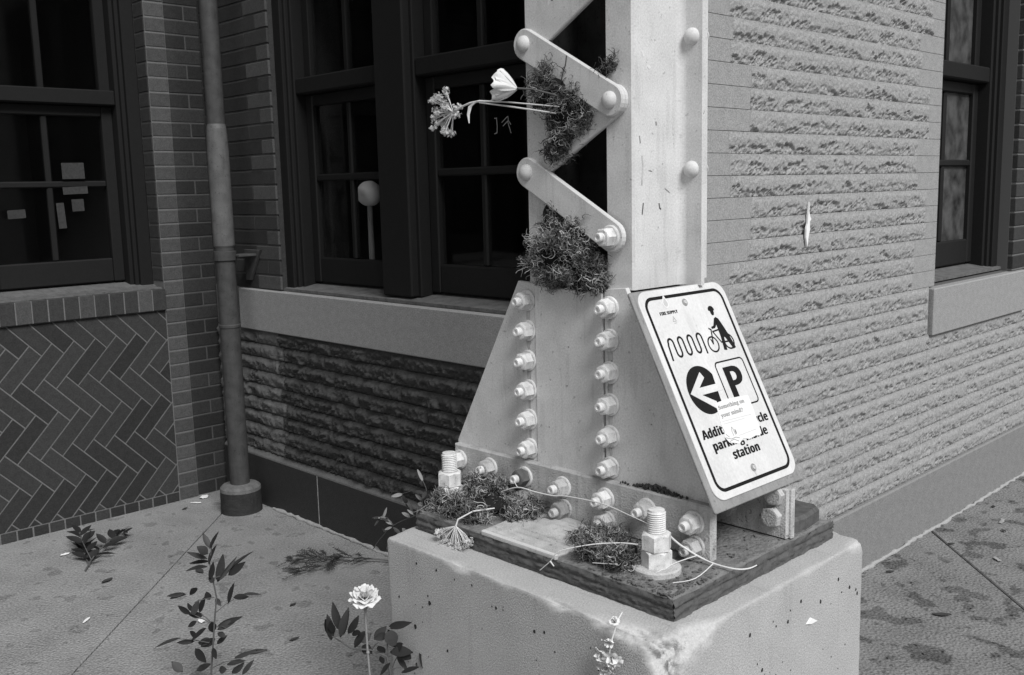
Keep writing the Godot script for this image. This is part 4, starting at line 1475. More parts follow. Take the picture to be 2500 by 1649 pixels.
func flowers() -> void:
	# cream rose stuck in the upper moss
	var s := Shape.new()
	var p := thing("white_flower", "single white half-open bloom on a short dark stem beside the upper moss", "flower", Vector3(1.50, 1.712, -1.525))
	bloom(s, Vector3(1.499, 1.706, -1.511), Vector3(-0.45, 0.22, -0.85), 0.039)
	part(p, "petals", s, M["petal"])
	s = Shape.new()
	s.tube([Vector3(1.50, 1.708, -1.515), Vector3(1.512, 1.704, -1.48), Vector3(1.55, 1.69, -1.445)], [0.0025, 0.0018, 0.0018], 6)
	part(p, "stem", s, M["stem"])
	# long-stemmed pale umbel
	p = thing("dried_umbel", "pale lacy umbel on a long bare stem reaching out to the left", "flower", Vector3(1.50, 1.675, -1.74))
	s = Shape.new()
	s.tube([Vector3(1.56, 1.668, -1.45), Vector3(1.505, 1.684, -1.561), Vector3(1.50, 1.691, -1.634), Vector3(1.50, 1.689, -1.666), Vector3(1.50, 1.683, -1.695), Vector3(1.50, 1.673, -1.722)], [0.0014, 0.0016, 0.0024, 0.0026, 0.0022, 0.0022], 7)
	s.tube([Vector3(1.56, 1.655, -1.46), Vector3(1.505, 1.676, -1.561), Vector3(1.50, 1.688, -1.634)], [0.0018, 0.0018, 0.0016], 6)
	part(p, "stem", s, M["twig"])
	s = Shape.new()
	leafy_strip(s, [Vector3(1.499, 1.692, -1.64), Vector3(1.497, 1.682, -1.661), Vector3(1.495, 1.664, -1.666), Vector3(1.495, 1.645, -1.663)], 0.005)
	part(p, "bract", s, M["dry_flower_pale"])
	umbel(p, Vector3(1.50, 1.673, -1.722), jitter([Vector3(1.50, 1.722, -1.745), Vector3(1.50, 1.715, -1.772), Vector3(1.49, 1.706, -1.76), Vector3(1.49, 1.70, -1.778), Vector3(1.50, 1.693, -1.752), Vector3(1.50, 1.682, -1.78), Vector3(1.49, 1.672, -1.768), Vector3(1.49, 1.66, -1.782), Vector3(1.50, 1.655, -1.766), Vector3(1.49, 1.645, -1.772), Vector3(1.50, 1.64, -1.752), Vector3(1.49, 1.632, -1.74), Vector3(1.50, 1.628, -1.728), Vector3(1.50, 1.686, -1.712), Vector3(1.495, 1.667, -1.708), Vector3(1.49, 1.682, -1.738), Vector3(1.50, 1.663, -1.748)], 2, 0.008), 12)
	# dried umbel lying head-down over the base plate's edge
	p = thing("dried_umbel", "dried fan-shaped umbel hanging head down over the base plate edge", "flower", Vector3(1.37, 0.745, -1.59))
	s = Shape.new()
	s.tube([Vector3(1.43, 0.80, -1.545), Vector3(1.39, 0.797, -1.572), Vector3(1.365, 0.78, -1.594), Vector3(1.36, 0.765, -1.597)], [0.0015, 0.0017, 0.002, 0.0022], 6)
	part(p, "stem", s, M["twig"])
	var tips := []
	for i in 44:
		var t := i / 43.0
		var a := lerpf(-1.15, 1.15, t)
		tips.append(Vector3(1.35 + rng.randf_range(-0.012, 0.012), 0.764 - cos(a) * rng.randf_range(0.034, 0.052) + rng.randf_range(-0.004, 0.004), -1.597 + sin(a) * 0.055))
	umbel(p, Vector3(1.36, 0.765, -1.597), tips, 8)
	# carnation standing at the bottom of the picture
	var foot := Vector3(1.05, 0, -1.62)
	p = thing("white_carnation", "white ruffled carnation on a tall pale stem in front of the plinth", "flower", foot)
	var r := Vector3(0.716, 0, 0.698)
	s = Shape.new()
	s.tube([foot + r * 0.075, foot + r * 0.066 + Vector3(0, 0.5, 0), foot + r * 0.063 + Vector3(0, 0.571, 0), foot + r * 0.062 + Vector3(0, 0.64, 0), foot + r * 0.063 + Vector3(0, 0.668, 0)], [0.003, 0.0024, 0.0024, 0.0022, 0.0026], 7)
	s.lathe([Vector2(0.0026, -0.004), Vector2(0.0038, 0.0), Vector2(0.0026, 0.004)], 8, Transform3D(Basis(Vector3(1, 0, 0), Vector3(0, 0, -1), Vector3(0, 1, 0)), foot + r * 0.0635 + Vector3(0, 0.571, 0)))
	part(p, "stem", s, M["leaf_pale"])
	s = Shape.new()
	s.tube([foot + r * 0.063 + Vector3(0, 0.662, 0), foot + r * 0.0625 + Vector3(0, 0.672, 0), foot + r * 0.062 + Vector3(0, 0.685, 0)], [0.003, 0.006, 0.005], 8)
	part(p, "calyx", s, M["leaf_pale"])
	s = Shape.new()
	ruffle(s, foot + r * 0.062 + Vector3(0, 0.679, 0), Vector3(-0.2, 1.0, 0.25), 0.029, 7, 4, 8)
	part(p, "petals", s, M["petal"])
	# withered blossoms hanging on the plinth
	p = thing("withered_blossoms", "string of withered pale blossoms hanging down the plinth's chipped corner", "flower", Vector3(1.276, 0.69, -1.075))
	s = Shape.new()
	s.tube([Vector3(1.30, 0.742, -1.075), Vector3(1.283, 0.735, -1.071), Vector3(1.276, 0.713, -1.074), Vector3(1.272, 0.69, -1.079), Vector3(1.270, 0.64, -1.085)], [0.0014, 0.0016, 0.0016, 0.0016, 0.0012], 6)
	part(p, "stem", s, M["twig"])
	s = Shape.new()
	ruffle(s, Vector3(1.272, 0.700, -1.080), Vector3(-0.5, -0.8, 0.1), 0.014, 4, 2, 21)
	ruffle(s, Vector3(1.268, 0.672, -1.088), Vector3(-0.7, -0.5, -0.3), 0.017, 5, 2, 22)
	ruffle(s, Vector3(1.268, 0.672, -1.070), Vector3(-0.7, -0.4, 0.4), 0.018, 5, 2, 23)
	ruffle(s, Vector3(1.268, 0.646, -1.085), Vector3(-0.5, -0.9, 0.0), 0.016, 5, 2, 24)
	ruffle(s, Vector3(1.274, 0.734, -1.071), Vector3(-0.4, 0.8, 0.3), 0.009, 4, 2, 25)
	part(p, "petals", s, M["dry_flower_pale"])

func leafy_strip(s: Shape, pts: Array, w: float) -> void:
	var p := PackedVector3Array()
	var k := pts.size()
	for i in k:
		var t := i / float(k - 1)
		var hw := w * sin(PI * (0.25 + 0.72 * t))
		for a in [-1.0, 0.0, 1.0]:
			p.append(pts[i] + Vector3(0.3, 0.0, 1.0).normalized() * a * hw + Vector3(-0.002 * (1.0 - absf(a)), 0, 0))
	s.sheet(p, 3, k)

func jitter(pts: Array, times: int, by: float) -> Array:
	var out := pts.duplicate()
	for k in times:
		for q in pts:
			out.append(q + Vector3(rng.randf_range(-by, by), rng.randf_range(-by, by), rng.randf_range(-by, by)))
	return out

func umbel(p: Node3D, hub: Vector3, tips: Array, per: int) -> void:
	var rays := Shape.new()
	var heads := Shape.new()
	for t in tips:
		rays.tube([hub, hub.lerp(t, 0.55) + Vector3(rng.randf_range(-0.003, 0.003), 0.002, 0), t], [0.0010, 0.0008, 0.0007], 4)
		for k in per:
			var d := Vector3(rng.randfn(), rng.randfn(), rng.randfn()).normalized()
			var q: Vector3 = t + d * rng.randf_range(0.003, 0.0095)
			rays.tube([t, q], [0.0004, 0.0004], 3)
			var a := d.cross(Vector3(0.2, 0.9, 0.3)).normalized()
			var b := d.cross(a)
			var r := rng.randf_range(0.0013, 0.0027)
			for i in 5:
				var t0 := TAU * i / 5.0
				var m := a * cos(t0) + b * sin(t0)
				var sd := d.cross(m) * 0.5
				heads.quad(q, q + (m + sd) * r + d * r * 0.3, q + m * r * 1.7, q + (m - sd) * r + d * r * 0.2)
	part(p, "rays", rays, M["twig"])
	part(p, "florets", heads, M["dry_flower"])

func twig(called: String, label: String, paths: Array, mat: Material, leaves := 0, category := "twig") -> void:
	var p := thing(called, label, category, paths[0][0][0])
	for q in paths:
		var s := Shape.new()
		var rad := []
		for i in q[0].size():
			rad.append(lerpf(q[1], q[1] * 0.55, i / float(q[0].size() - 1)))
		s.tube(smooth(q[0]), stretch(rad), 6)
		part(p, "stem", s, mat)
	for k in leaves:
		var q: Array = paths[rng.randi_range(0, paths.size() - 1)][0]
		var i := rng.randi_range(0, q.size() - 2)
		var a: Vector3 = q[i].lerp(q[i + 1], rng.randf())
		var d := Vector3(rng.randf_range(-0.6, 0.2), rng.randf_range(-0.3, 0.9), rng.randf_range(-1.0, 0.5)).normalized()
		leaf(p, a, a + d * rng.randf_range(0.018, 0.034), rng.randf_range(0.006, 0.011), M["leaf_pale"] if rng.randf() < 0.5 else M["leaf_mid"], Vector3(-0.6, 0.6, 0.5))

func smooth(pts: Array) -> Array:
	var out := []
	for i in pts.size() - 1:
		var p0: Vector3 = pts[maxi(i - 1, 0)]
		var p1: Vector3 = pts[i]
		var p2: Vector3 = pts[i + 1]
		var p3: Vector3 = pts[mini(i + 2, pts.size() - 1)]
		for k in 4:
			out.append(p1.cubic_interpolate(p2, p0, p3, k / 4.0))
	out.append(pts[-1])
	return out

func stretch(r: Array) -> Array:
	var out := []
	for i in r.size() - 1:
		for k in 4:
			out.append(lerpf(r[i], r[i + 1], k / 4.0))
	out.append(r[-1])
	return out

# a branch lying on the pavement
func fallen_branch(called: String, label: String, pts: Array, leaves: int, size: float, feathery: bool, more := []) -> void:
	var p := thing(called, label, "branch", pts[0])
	var s := Shape.new()
	var rad := []
	for i in pts.size():
		rad.append(lerpf(0.004, 0.0015, i / float(pts.size() - 1)))
	s.tube(smooth(pts), stretch(rad), 6)
	for q in more:
		var thin := []
		for i in q.size():
			thin.append(lerpf(0.0026, 0.0012, i / float(q.size() - 1)))
		s.tube(smooth(q), stretch(thin), 6)
	part(p, "stem", s, M["twig_dark"] if feathery else M["stem"])
	var runs := [pts] + more
	if feathery:
		# fine scale-leaved sprays
		var f := Shape.new()
		for k in leaves:
			var run: Array = runs[k % runs.size()]
			var t := rng.randf_range(0.05, 1.0) * (run.size() - 1.001)
			var i := int(t)
			var a: Vector3 = run[i].lerp(run[i + 1], t - i)
			var along: Vector3 = (run[i + 1] - run[i]).normalized()
			var sd := -1.0 if rng.randf() < 0.5 else 1.0
			var d := (along * rng.randf_range(0.3, 0.9) + along.cross(Vector3.UP) * sd * rng.randf_range(0.1, 1.0)).normalized()
			var l := size * rng.randf_range(0.3, 1.3)
			f.tube([a, a + d * l * 0.5 + Vector3(0, 0.012, 0), a + d * l + Vector3(0, 0.004, 0)], [0.0012, 0.001, 0.0005], 3)
			for m in 12:
				var b := a + d * l * (0.2 + 0.8 * m / 12.0) + Vector3(0, 0.008, 0)
				var e := (d * 0.7 + d.cross(Vector3.UP) * (1.0 if m % 2 else -1.0) + Vector3(0, rng.randf_range(-0.2, 0.4), 0)).normalized()
				f.tube([b, b + e * 0.012 * rng.randf_range(0.6, 1.3)], [0.0016, 0.0007], 3)
		var sp := part(p, "needle_sprays", f, M["leaf_mid"])
		sp.set_meta("kind", "stuff")
		return
	for k in leaves:
		var run: Array = runs[k % runs.size()]
		var t := (0.15 + 0.85 * k / float(leaves)) * (run.size() - 1.001)
		var i := int(t)
		var a: Vector3 = run[i].lerp(run[i + 1], t - i)
		var along: Vector3 = (run[i + 1] - run[i]).normalized()
		var sd := -1.0 if (k / runs.size()) % 2 else 1.0
		var d := (along * rng.randf_range(0.2, 0.9) + along.cross(Vector3.UP) * sd * rng.randf_range(0.5, 1.0) + Vector3(0, rng.randf_range(-0.05, 0.75), 0)).normalized()
		leaf(p, a, a + d * size * rng.randf_range(0.75, 1.2), size * rng.randf_range(0.38, 0.52), M["leaf"], Vector3(0, 1, 0))

func vegetation() -> void:
	fallen_branch("fallen_branch", "broken twig with dark oval leaves lying on the pavement below the herringbone panel", [Vector3(1.40, 0.006, -3.97), Vector3(1.47, 0.02, -4.06), Vector3(1.56, 0.03, -4.15), Vector3(1.64, 0.03, -4.22), Vector3(1.70, 0.02, -4.26)], 36, 0.068, false, [[Vector3(1.45, 0.02, -4.03), Vector3(1.46, 0.06, -4.13), Vector3(1.49, 0.07, -4.25), Vector3(1.53, 0.05, -4.34)], [Vector3(1.43, 0.01, -4.00), Vector3(1.47, 0.02, -4.18), Vector3(1.50, 0.015, -4.22)]])
	fallen_branch("fallen_branch", "feathery evergreen sprig lying on the pavement left of the plinth", [Vector3(2.30, 0.012, -3.12), Vector3(2.20, 0.02, -3.25), Vector3(2.11, 0.02, -3.36), Vector3(2.02, 0.01, -3.42)], 60, 0.10, true, [[Vector3(2.22, 0.015, -3.22), Vector3(2.16, 0.03, -3.26), Vector3(2.06, 0.02, -3.26), Vector3(1.96, 0.01, -3.30)]])
	sprig("leafy_sprig", "upright weed with narrow dark leaves rising from the bottom edge of the picture", Vector3(1.274, 0, -2.660),
		[[0, 0], [3, 43], [3, 74], [23, 231], [35, 314], [29, 362], [22, 421], [32, 474]],
		[[29, 314, -25, 309], [31, 267, 80, 298], [12, 234, -73, 278], [12, 237, -14, 262], [31, 222, 63, 227], [2, 171, -82, 194], [11, 92, 76, 124], [24, 371, 67, 379]],
		[[27, 468, 6, 513, 14], [29, 468, 51, 517, 14], [23, 455, -3, 483, 22], [22, 421, 40, 477, 13], [18, 436, -45, 458, 12], [17, 421, -51, 418, 11], [13, 405, -64, 394, 13], [23, 374, 37, 433, 14], [38, 356, 58, 444, 20], [44, 362, 140, 454, 10], [70, 376, 125, 418, 18], [44, 365, 99, 431, 11], [36, 368, 17, 379, 16], [-58, 331, -109, 327, 11], [-52, 328, -114, 311, 13], [-33, 323, -37, 344, 22], [13, 306, 5, 332, 18], [29, 307, 44, 285, 12], [70, 294, 86, 356, 18], [81, 307, 126, 305, 20], [115, 324, 171, 325, 10], [-42, 268, -77, 298, 16], [-39, 269, -54, 298, 14], [-40, 259, -20, 307, 16], [-23, 262, -3, 309, 22], [-12, 253, -57, 261, 16], [-27, 243, -57, 222, 12], [31, 222, 109, 253, 14], [34, 217, 92, 246, 16], [33, 206, 60, 199, 14], [3, 225, -44, 184, 18], [9, 231, 10, 190, 20], [-76, 194, -155, 172, 13], [-39, 178, -91, 179, 12], [-31, 190, -65, 197, 16], [7, 171, -38, 169, 22], [17, 177, -22, 158, 20], [-38, 157, -1, 118, 26], [17, 159, 28, 133, 16], [24, 164, 55, 191, 12], [-88, 73, -124, 100, 22], [-45, 78, 0, 95, 16], [24, 78, 49, 88, 18], [76, 121, 145, 152, 11], [105, 127, 172, 134, 11], [52, 102, 114, 114, 16], [65, 71, 107, 108, 16], [98, 70, 134, 118, 12]])
	sprig("leafy_sprig", "drooping leafy sprig against the plinth's left side behind the white carnation", Vector3(1.18, 0, -1.75),
		[[85, 0], [75, 181], [79, 430], [72, 471], [39, 486], [-7, 491], [-32, 510], [-52, 524]],
		[[39, 486, 57, 508], [74, 467, 77, 541], [79, 430, 103, 484], [80, 439, 109, 441]],
		[[-54, 517, -64, 560, 14], [-49, 512, -51, 573, 16], [-43, 530, -46, 570, 12], [-31, 528, -44, 598, 16], [-27, 523, -12, 589, 16], [-22, 523, -6, 578, 14], [-13, 522, 14, 563, 14], [-6, 519, 18, 527, 12], [1, 493, 26, 530, 16], [44, 507, 72, 532, 16], [80, 541, 130, 556, 14], [83, 537, 116, 549, 12], [79, 536, 94, 497, 24], [75, 520, 45, 510, 14], [81, 484, 132, 488, 24], [90, 479, 108, 503, 18], [56, 503, 69, 479, 14], [103, 483, 126, 460, 18], [94, 470, 117, 427, 12], [68, 467, 54, 454, 14], [161, 427, 148, 478, 14], [105, 438, 149, 454, 11], [135, 448, 161, 427, 12], [80, 457, 58, 431, 12], [6, 504, 34, 506, 22], [16, 490, 39, 480, 18]])
	moss("moss_clump", [[Vector3(1.588, 1.70, -1.485), Vector3(0.036, 0.062, 0.074)], [Vector3(1.591, 1.655, -1.452), Vector3(0.034, 0.056, 0.062)], [Vector3(1.594, 1.605, -1.48), Vector3(0.024, 0.042, 0.045)]], 4400, "dark dried moss stuffed between the lacing bars beside the flowers", Vector3(1.595, 1.66, -1.47), 0.40)
	moss("moss_clump", [[Vector3(1.588, 1.345, -1.475), Vector3(0.042, 0.060, 0.112)], [Vector3(1.588, 1.395, -1.455), Vector3(0.036, 0.050, 0.072)], [Vector3(1.594, 1.44, -1.515), Vector3(0.022, 0.042, 0.034)], [Vector3(1.582, 1.315, -1.40), Vector3(0.034, 0.036, 0.052)]], 6800, "bushy dried moss resting on top of the gusset plates", Vector3(1.595, 1.30, -1.47), 0.55)
	moss("moss_clump", [[Vector3(1.525, 0.785, -1.67), Vector3(0.045, 0.038, 0.11)], [Vector3(1.475, 0.782, -1.63), Vector3(0.085, 0.028, 0.10)], [Vector3(1.44, 0.772, -1.69), Vector3(0.07, 0.026, 0.08)], [Vector3(1.51, 0.775, -1.55), Vector3(0.05, 0.026, 0.055)]], 6800, "flat spreading moss around the left anchor bolt on the base plate", Vector3(1.49, 0.76, -1.64), 0.55, Vector3(0, -0.2, 0))
	moss("moss_clump", [[Vector3(1.445, 0.778, -1.235), Vector3(0.048, 0.020, 0.068)], [Vector3(1.49, 0.778, -1.29), Vector3(0.040, 0.018, 0.055)], [Vector3(1.42, 0.775, -1.19), Vector3(0.03, 0.02, 0.035)]], 3800, "small moss patch beside the right anchor bolt on the base plate", Vector3(1.45, 0.76, -1.24), 0.50)
	# a little moss and dirt caught behind the upper bar's right end
	moss("moss_clump", [[Vector3(1.594, 1.744, -1.345), Vector3(0.005, 0.008, 0.026)]], 110, "thin tuft of moss caught behind the right end of the upper lacing bar", Vector3(1.592, 1.74, -1.35), 0.22)
	var cr := Shape.new()
	for k in 150:
		var t := rng.randfn() * 0.035
		var h := 0.012 * exp(-t * t / 0.0016) * rng.randf()
		var w := rng.randf_range(0.002, 0.006)
		cr.box(Transform3D(Basis.from_euler(Vector3(rng.randf() * 6, rng.randf() * 6, rng.randf() * 6)), Vector3(1.581 + rng.randf_range(-0.006, 0.005), 0.8735 + h, -1.215 + t)), Vector3(w, w * 0.7, w * 1.3), w * 0.2)
	single("dirt_heap", cr, M["dead_leaf"], Vector3(1.58, 0.872, -1.22), "dark crumbly dirt lying along the top of the base angle", "dirt")
	var grit := Shape.new()
	for k in 520:
		var px2 := rng.randf_range(1.385, 1.93)
		var pz := rng.randf_range(-1.70, -1.03)
		if px2 > 1.57 and px2 < 1.80 and pz < -1.29:
			continue
		if rng.randf() < 0.55:
			px2 = clampf(1.42 + rng.randfn() * 0.05, 1.38, 1.56)
			pz = clampf(-1.09 + rng.randfn() * 0.06, -1.25, -1.025)
		if Vector2(px2 - 1.462, pz + 1.122).length() < 0.05:
			continue
		var w := rng.randf_range(0.0015, 0.006)
		grit.box(Transform3D(Basis.from_euler(Vector3(rng.randf_range(-0.4, 0.4), rng.randf() * 6, rng.randf_range(-0.4, 0.4))), Vector3(px2, 0.7612 + w * 0.15, pz)), Vector3(w * 1.6, w * 0.4, w), 0.0)
	single("loose_grit", grit, M["bolt_dark"], Vector3(1.46, 0.761, -1.12), "dark rust flakes and grit scattered over the base plate", "grit").set_meta("kind", "stuff")
	twig("dry_vine", "thin pale tendril strung from the moss to the right anchor bolt", [
		[[Vector3(1.52, 0.799, -1.622), Vector3(1.52, 0.823, -1.563), Vector3(1.52, 0.824, -1.509), Vector3(1.52, 0.827, -1.452), Vector3(1.52, 0.834, -1.414), Vector3(1.515, 0.842, -1.321), Vector3(1.51, 0.842, -1.274), Vector3(1.50, 0.84, -1.22), Vector3(1.485, 0.838, -1.150)], 0.0018],
		[[Vector3(1.52, 0.823, -1.563), Vector3(1.52, 0.836, -1.575)], 0.0012], [Vector3(1.52, 0.827, -1.452), 0.001] if false else [[Vector3(1.52, 0.825, -1.509), Vector3(1.525, 0.812, -1.512)], 0.0012]], M["twig"])
	twig("dry_vine", "pale curved tendril looping right from the anchor bolt over the plate", [
		[[Vector3(1.498, 0.822, -1.118), Vector3(1.52, 0.80, -1.11), Vector3(1.545, 0.776, -1.085), Vector3(1.55, 0.768, -1.054), Vector3(1.552, 0.767, -1.023), Vector3(1.562, 0.766, -1.000), Vector3(1.582, 0.765, -0.99), Vector3(1.602, 0.766, -0.987)], 0.0024],
		[[Vector3(1.544, 0.777, -1.085), Vector3(1.49, 0.775, -1.096), Vector3(1.43, 0.772, -1.098)], 0.0013],
		[[Vector3(1.551, 0.767, -1.052), Vector3(1.468, 0.766, -1.036), Vector3(1.425, 0.765, -1.056)], 0.0014]], M["twig"])
	twig("dry_vine", "pale tendril from the anchor bolt over the right moss and plate edge", [
		[[Vector3(1.440, 0.812, -1.15), Vector3(1.43, 0.808, -1.19), Vector3(1.40, 0.80, -1.24), Vector3(1.37, 0.782, -1.292), Vector3(1.366, 0.756, -1.315), Vector3(1.364, 0.73, -1.343)], 0.0016],
		[[Vector3(1.366, 0.756, -1.315), Vector3(1.366, 0.748, -1.305)], 0.002], [[Vector3(1.39, 0.784, -1.16), Vector3(1.375, 0.778, -1.21)], 0.0011]], M["twig"])
	twig("trailing_vine", "leafy trailing vine hanging over the plinth's back left corner", [
		[[Vector3(1.46, 0.79, -1.66), Vector3(1.40, 0.783, -1.673), Vector3(1.40, 0.766, -1.719), Vector3(1.40, 0.735, -1.79), Vector3(1.40, 0.690, -1.878), Vector3(1.40, 0.645, -1.932), Vector3(1.40, 0.605, -1.97)], 0.0019],
		[[Vector3(1.40, 0.732, -1.795), Vector3(1.40, 0.755, -1.819), Vector3(1.40, 0.772, -1.846), Vector3(1.40, 0.79, -1.81)], 0.0013],
		[[Vector3(1.40, 0.75, -1.76), Vector3(1.40, 0.79, -1.762), Vector3(1.40, 0.806, -1.745), Vector3(1.40, 0.833, -1.762)], 0.0012],
		[[Vector3(1.40, 0.69, -1.88), Vector3(1.40, 0.703, -1.905), Vector3(1.40, 0.697, -1.93)], 0.0012],
		[[Vector3(1.40, 0.72, -1.72), Vector3(1.39, 0.70, -1.80), Vector3(1.39, 0.66, -1.87), Vector3(1.39, 0.62, -1.90)], 0.0013]], M["stem"], 34, "vine")

# ---------------------------------------------------------------- pavement
func ground() -> void:
	var s := Shape.new()
	s.block(Vector3(-150, -0.4, -150), Vector3(150, -0.04, 150))
	var g := part(self, "ground", s, M["joint_dirt"])
	g.set_meta("kind", "structure")
	var p := Node3D.new()
	p.name = "pavement"
	add_child(p)
	p.set_meta("kind", "structure")
	world_of[p] = Transform3D.IDENTITY
	# slabs run slantwise to the walls
	var t := Vector3(1, 0, -1).normalized()
	var n := Vector3(1, 0, 1).normalized()
	var sm := Shape.new()
	sm.box(Transform3D.IDENTITY, Vector3(2.694, 0.1, 1.594), 0.004)
	var m := sm.mesh()
	for i in range(-4, 6):
		for j in range(-3, 5):
			var mid := n * (-1.48 + 1.6 * i + 0.8) + t * (2.5 + 2.7 * j + 1.35)
			hang(p, "paving_slab", m, M["walk_stained"] if mid.x > 2.6 else M["walk"], Transform3D(Basis(t, Vector3.UP, t.cross(Vector3.UP)), mid + Vector3(0, -0.05, 0)))

func scrap(called: String, at: Vector3, size: Vector2, x: Basis, mat: Material, label: String, category: String, group := "") -> void:
	var s := Shape.new()
	var pts := PackedVector3Array()
	for j in 5:
		for i in 5:
			var a := i / 4.0 - 0.5
			var b := j / 4.0 - 0.5
			var k := 1.0 - 0.5 * absf(a * b) * 4.0 * rng.randf()
			pts.append(at + x * Vector3(a * size.x * k, b * size.y * k, rng.randf_range(0.0, 0.18) * minf(size.x, size.y) + 0.001))
	s.sheet(pts, 5, 5)
	single(called, s, mat, at, label, category, group)

func litter() -> void:
	var flat := Basis(Vector3(1, 0, 0), Vector3(0, 0, -1), Vector3(0, 1, 0))
	var turn := func(a: float) -> Basis: return Basis(Vector3.UP, a) * flat
	scrap("paper_scrap", Vector3(2.20, 0.004, -4.52), Vector2(0.055, 0.04), turn.call(0.5), M["paper"], "crumpled white paper scrap beside the drainpipe collar", "litter")
	scrap("paper_scrap", Vector3(2.13, 0.003, -4.47), Vector2(0.055, 0.013), turn.call(-0.9), M["paper"], "thin white paper sliver on the pavement near the brick strip", "litter")
	scrap("paper_scrap", Vector3(1.413, 0.003, -4.227), Vector2(0.045, 0.02), turn.call(0.3), M["paper"], "pale paper scrap left of the fallen leafy twig", "litter")
	scrap("paper_scrap", Vector3(1.218, 0.003, -3.488), Vector2(0.055, 0.011), turn.call(0.75), M["paper"], "white paper sliver on bare pavement between the twig and the upright weed", "litter")
	scrap("paper_scrap", Vector3(1.50, 0.003, -3.17), Vector2(0.035, 0.022), turn.call(1.4), M["paper"], "small white scrap behind the upright weed", "litter")
	scrap("paper_scrap", Vector3(4.42, 0.003, -1.50), Vector2(0.07, 0.02), turn.call(0.2), M["paper_dim"], "pale scrap on the right-hand pavement near the sandstone wall", "litter")
	scrap("paper_scrap", Vector3(3.95, 0.003, -1.35), Vector2(0.05, 0.02), turn.call(0.9), M["paper_dim"], "pale scrap on the right-hand pavement close to the slab joint", "litter")
	# torn white paper stuck on the pale wall, another on the plinth
	var s := Shape.new()
	s.prism(PackedVector2Array([Vector2(3.034, 1.432), Vector2(3.031, 1.40), Vector2(3.038, 1.383), Vector2(3.046, 1.374), Vector2(3.036, 1.366), Vector2(3.038, 1.338), Vector2(3.030, 1.318), Vector2(3.022, 1.282), Vector2(3.014, 1.312), Vector2(3.015, 1.344), Vector2(3.022, 1.36), Vector2(3.026, 1.395)]), 0.008, 0.0150, 0.001, ON_C)
	single("paper_scrap", s, M["paper"], Vector3(3.03, 1.28, -1.687), "torn strip of white paper stuck on the pale sandstone wall", "litter")
	s = Shape.new()
	s.prism(PackedVector2Array([Vector2(1.742, 0.607), Vector2(1.758, 0.616), Vector2(1.786, 0.600), Vector2(1.76, 0.601)]), 0.0, 0.003, 0.001, Transform3D(Basis(), Vector3(0, 0, -0.957)))
	single("paper_scrap", s, M["paper"], Vector3(1.76, 0.60, -0.955), "small white triangular scrap stuck on the plinth's right face", "litter")
	# small dead leaves
	var spots := [Vector2(2.05, -4.42), Vector2(1.42, -3.80), Vector2(1.72, -3.62), Vector2(1.80, -3.05), Vector2(1.65, -2.80), Vector2(3.55, -1.60), Vector2(4.0, -1.55), Vector2(4.3, -1.45), Vector2(3.3, -1.3), Vector2(4.6, -1.6)]
	for q in spots:
		var st := Shape.new()
		var l := rng.randf_range(0.016, 0.032)
		var a := rng.randf() * TAU
		var d := Vector3(cos(a), 0, sin(a))
		var e := Vector3(-sin(a), 0, cos(a))
		var c := Vector3(q.x, 0.003, q.y)
		var pts := PackedVector3Array()
		for j in 5:
			var t := j / 4.0
			for i in 3:
				pts.append(c + d * (t - 0.5) * l * 2.0 + e * (i - 1.0) * l * 0.45 * sin(PI * clampf(t, 0.04, 0.96)) + Vector3(0, absf(i - 1.0) * 0.003 + 0.004 * t * t, 0))
		st.sheet(pts, 3, 5, true)
		single("dead_leaf", st, M["dead_leaf"], c, "small dark dead leaf lying flat on the pavement", "leaf", "dead leaves scattered on the pavement")

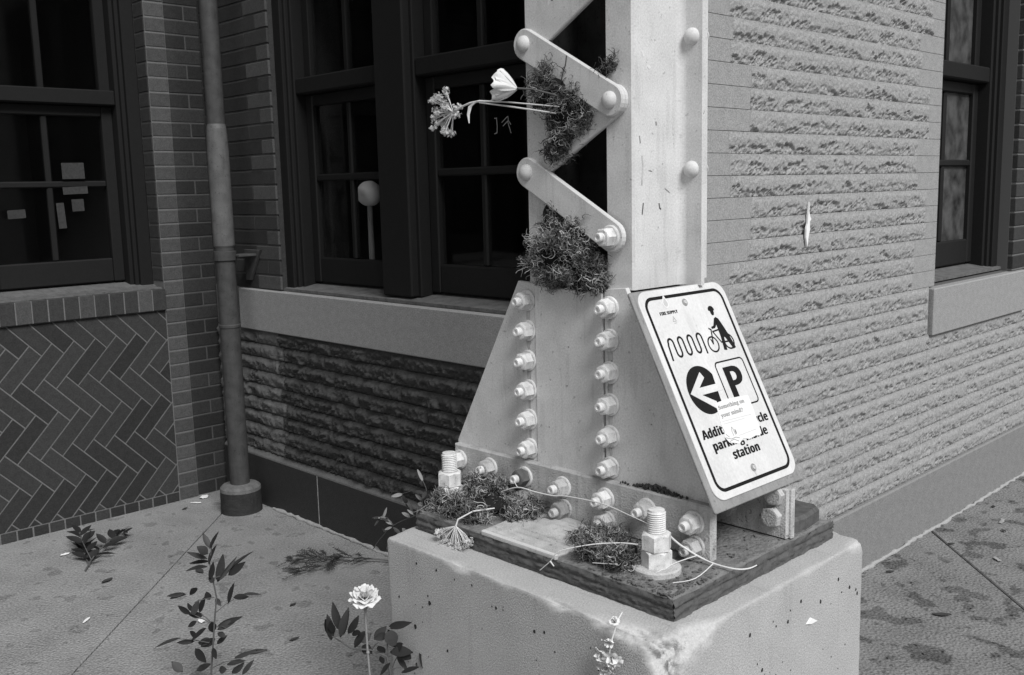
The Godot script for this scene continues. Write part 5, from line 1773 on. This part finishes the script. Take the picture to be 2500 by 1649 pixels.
# things seen dimly behind the glass
func indoors() -> void:
	var up := Basis(Vector3(1, 0, 0), Vector3(0, 0, -1), Vector3(0, 1, 0))
	var c := Vector3(2.61, 1.08, -3.575)
	var p := thing("lamp", "white globe lamp on a pale stem behind the left window pane", "lamp", c)
	var s := Shape.new()
	var pr := []
	for i in 14:
		var t := lerpf(-1.2, PI * 0.5, i / 13.0)
		pr.append(Vector2(0.056 * cos(t), 0.412 + 0.056 * sin(t)))
	s.lathe(pr, 24, Transform3D(up, c))
	part(p, "lamp_shade", s, M["paper"])
	s = Shape.new()
	s.lathe([Vector2(0.04, 0.0), Vector2(0.04, 0.02), Vector2(0.014, 0.05), Vector2(0.012, 0.37)], 16, Transform3D(up, c))
	part(p, "lamp_stem", s, M["paper_dim"])
	var shelf := thing("window_shelf", "dark shelf board along the inside of the window behind the column", "shelf", Vector3(2.70, 1.04, -3.1))
	blk(shelf, "board", Vector3(2.56, 1.045, -3.95), Vector3(2.85, 1.08, -2.3), M["interior"])
	blk(shelf, "bracket", Vector3(2.751, 0.9, -3.2), Vector3(2.80, 1.045, -3.15), M["interior"])
	var z := -4.76
	var notes := [[1.738, 1.84, 1.592, 1.666, "square printed notice behind the brick wall's window, above the sash bar"], [1.737, 1.847, 1.522, 1.556, "wide flat paper strip just below the sash bar in the left window"], [1.702, 1.736, 1.365, 1.483, "tall narrow leaflet in the left window's lower pane"], [1.769, 1.827, 1.442, 1.498, "small card right of the tall leaflet in the left window"], [1.483, 1.564, 1.418, 1.457, "pale strip at the left edge of the left window's lower pane"]]
	for q in notes:
		s = Shape.new()
		var mid := Vector3((q[0] + q[1]) * 0.5, (q[2] + q[3]) * 0.5, z)
		var sheet_pts := PackedVector3Array()
		var roll := Basis.from_euler(Vector3(rng.randf_range(-0.05, 0.05), rng.randf_range(-0.15, 0.15), rng.randf_range(-0.05, 0.05)))
		for j in 6:
			for i in 6:
				var a: float = (i / 5.0 - 0.5) * (q[1] - q[0])
				var b: float = (j / 5.0 - 0.5) * (q[3] - q[2])
				sheet_pts.append(mid + roll * Vector3(a, b, 0.10 * a * a / maxf(q[1] - q[0], 0.01) + rng.randf_range(-0.0006, 0.0006)))
		s.sheet(sheet_pts, 6, 6)
		single("paper_notice", s, M["paper_print"], Vector3((q[0] + q[1]) * 0.5, q[2], z), q[4], "notice", "papers in the left window")

func _ready() -> void:
	rng.seed = 20240611
	# ---- camera
	var cam := Camera3D.new()
	cam.name = "camera"
	cam.position = Vector3(0, 1.5, 0)
	cam.rotation = Vector3(-0.150083, -0.769417, -0.023874)
	cam.fov = 37.8
	cam.near = 0.05
	cam.far = 400.0
	add_child(cam)
	# ---- overcast sky
	var env := Environment.new()
	var sky := Sky.new()
	var sm := ProceduralSkyMaterial.new()
	sm.sky_top_color = Color(0.66, 0.66, 0.66)
	sm.sky_horizon_color = Color(0.78, 0.78, 0.78)
	sm.sky_curve = 0.25
	sm.ground_horizon_color = Color(0.42, 0.42, 0.42)
	sm.ground_bottom_color = Color(0.30, 0.30, 0.30)
	sm.sun_angle_max = 1.0
	sky.sky_material = sm
	env.background_mode = Environment.BG_SKY
	env.sky = sky
	env.background_energy_multiplier = 1.0
	env.tonemap_mode = Environment.TONE_MAPPER_LINEAR
	env.tonemap_exposure = 1.22
	env.sdfgi_enabled = true
	env.ssao_enabled = true
	env.ssil_enabled = true
	var we := WorldEnvironment.new()
	we.name = "environment"
	we.environment = env
	add_child(we)
	# ---- the brightest part of the cloud, over the open street to the viewer's right
	var sun := DirectionalLight3D.new()
	sun.name = "sun"
	sun.light_energy = 0.98
	sun.light_angular_distance = 26.0
	sun.light_color = Color(1.0, 1.0, 1.0)
	sun.shadow_enabled = true
	sun.sky_mode = DirectionalLight3D.SKY_MODE_LIGHT_ONLY
	add_child(sun)
	sun.look_at_from_position(Vector3(-0.24, 0.86, 0.80) * 10.0, Vector3.ZERO, Vector3.UP)

	fbm.seed = 9
	fbm.frequency = 1.0
	fbm.fractal_octaves = 3
	fbm2.seed = 19
	fbm2.frequency = 1.0
	fbm2.fractal_octaves = 3
	make_materials()
	bolt_kit()
	leaf_kit()
	ground()
	brick_building()
	stone_building()
	drainpipe()
	plinth()
	steel_column()
	parking_sign()
	vegetation()
	flowers()
	litter()
	indoors()
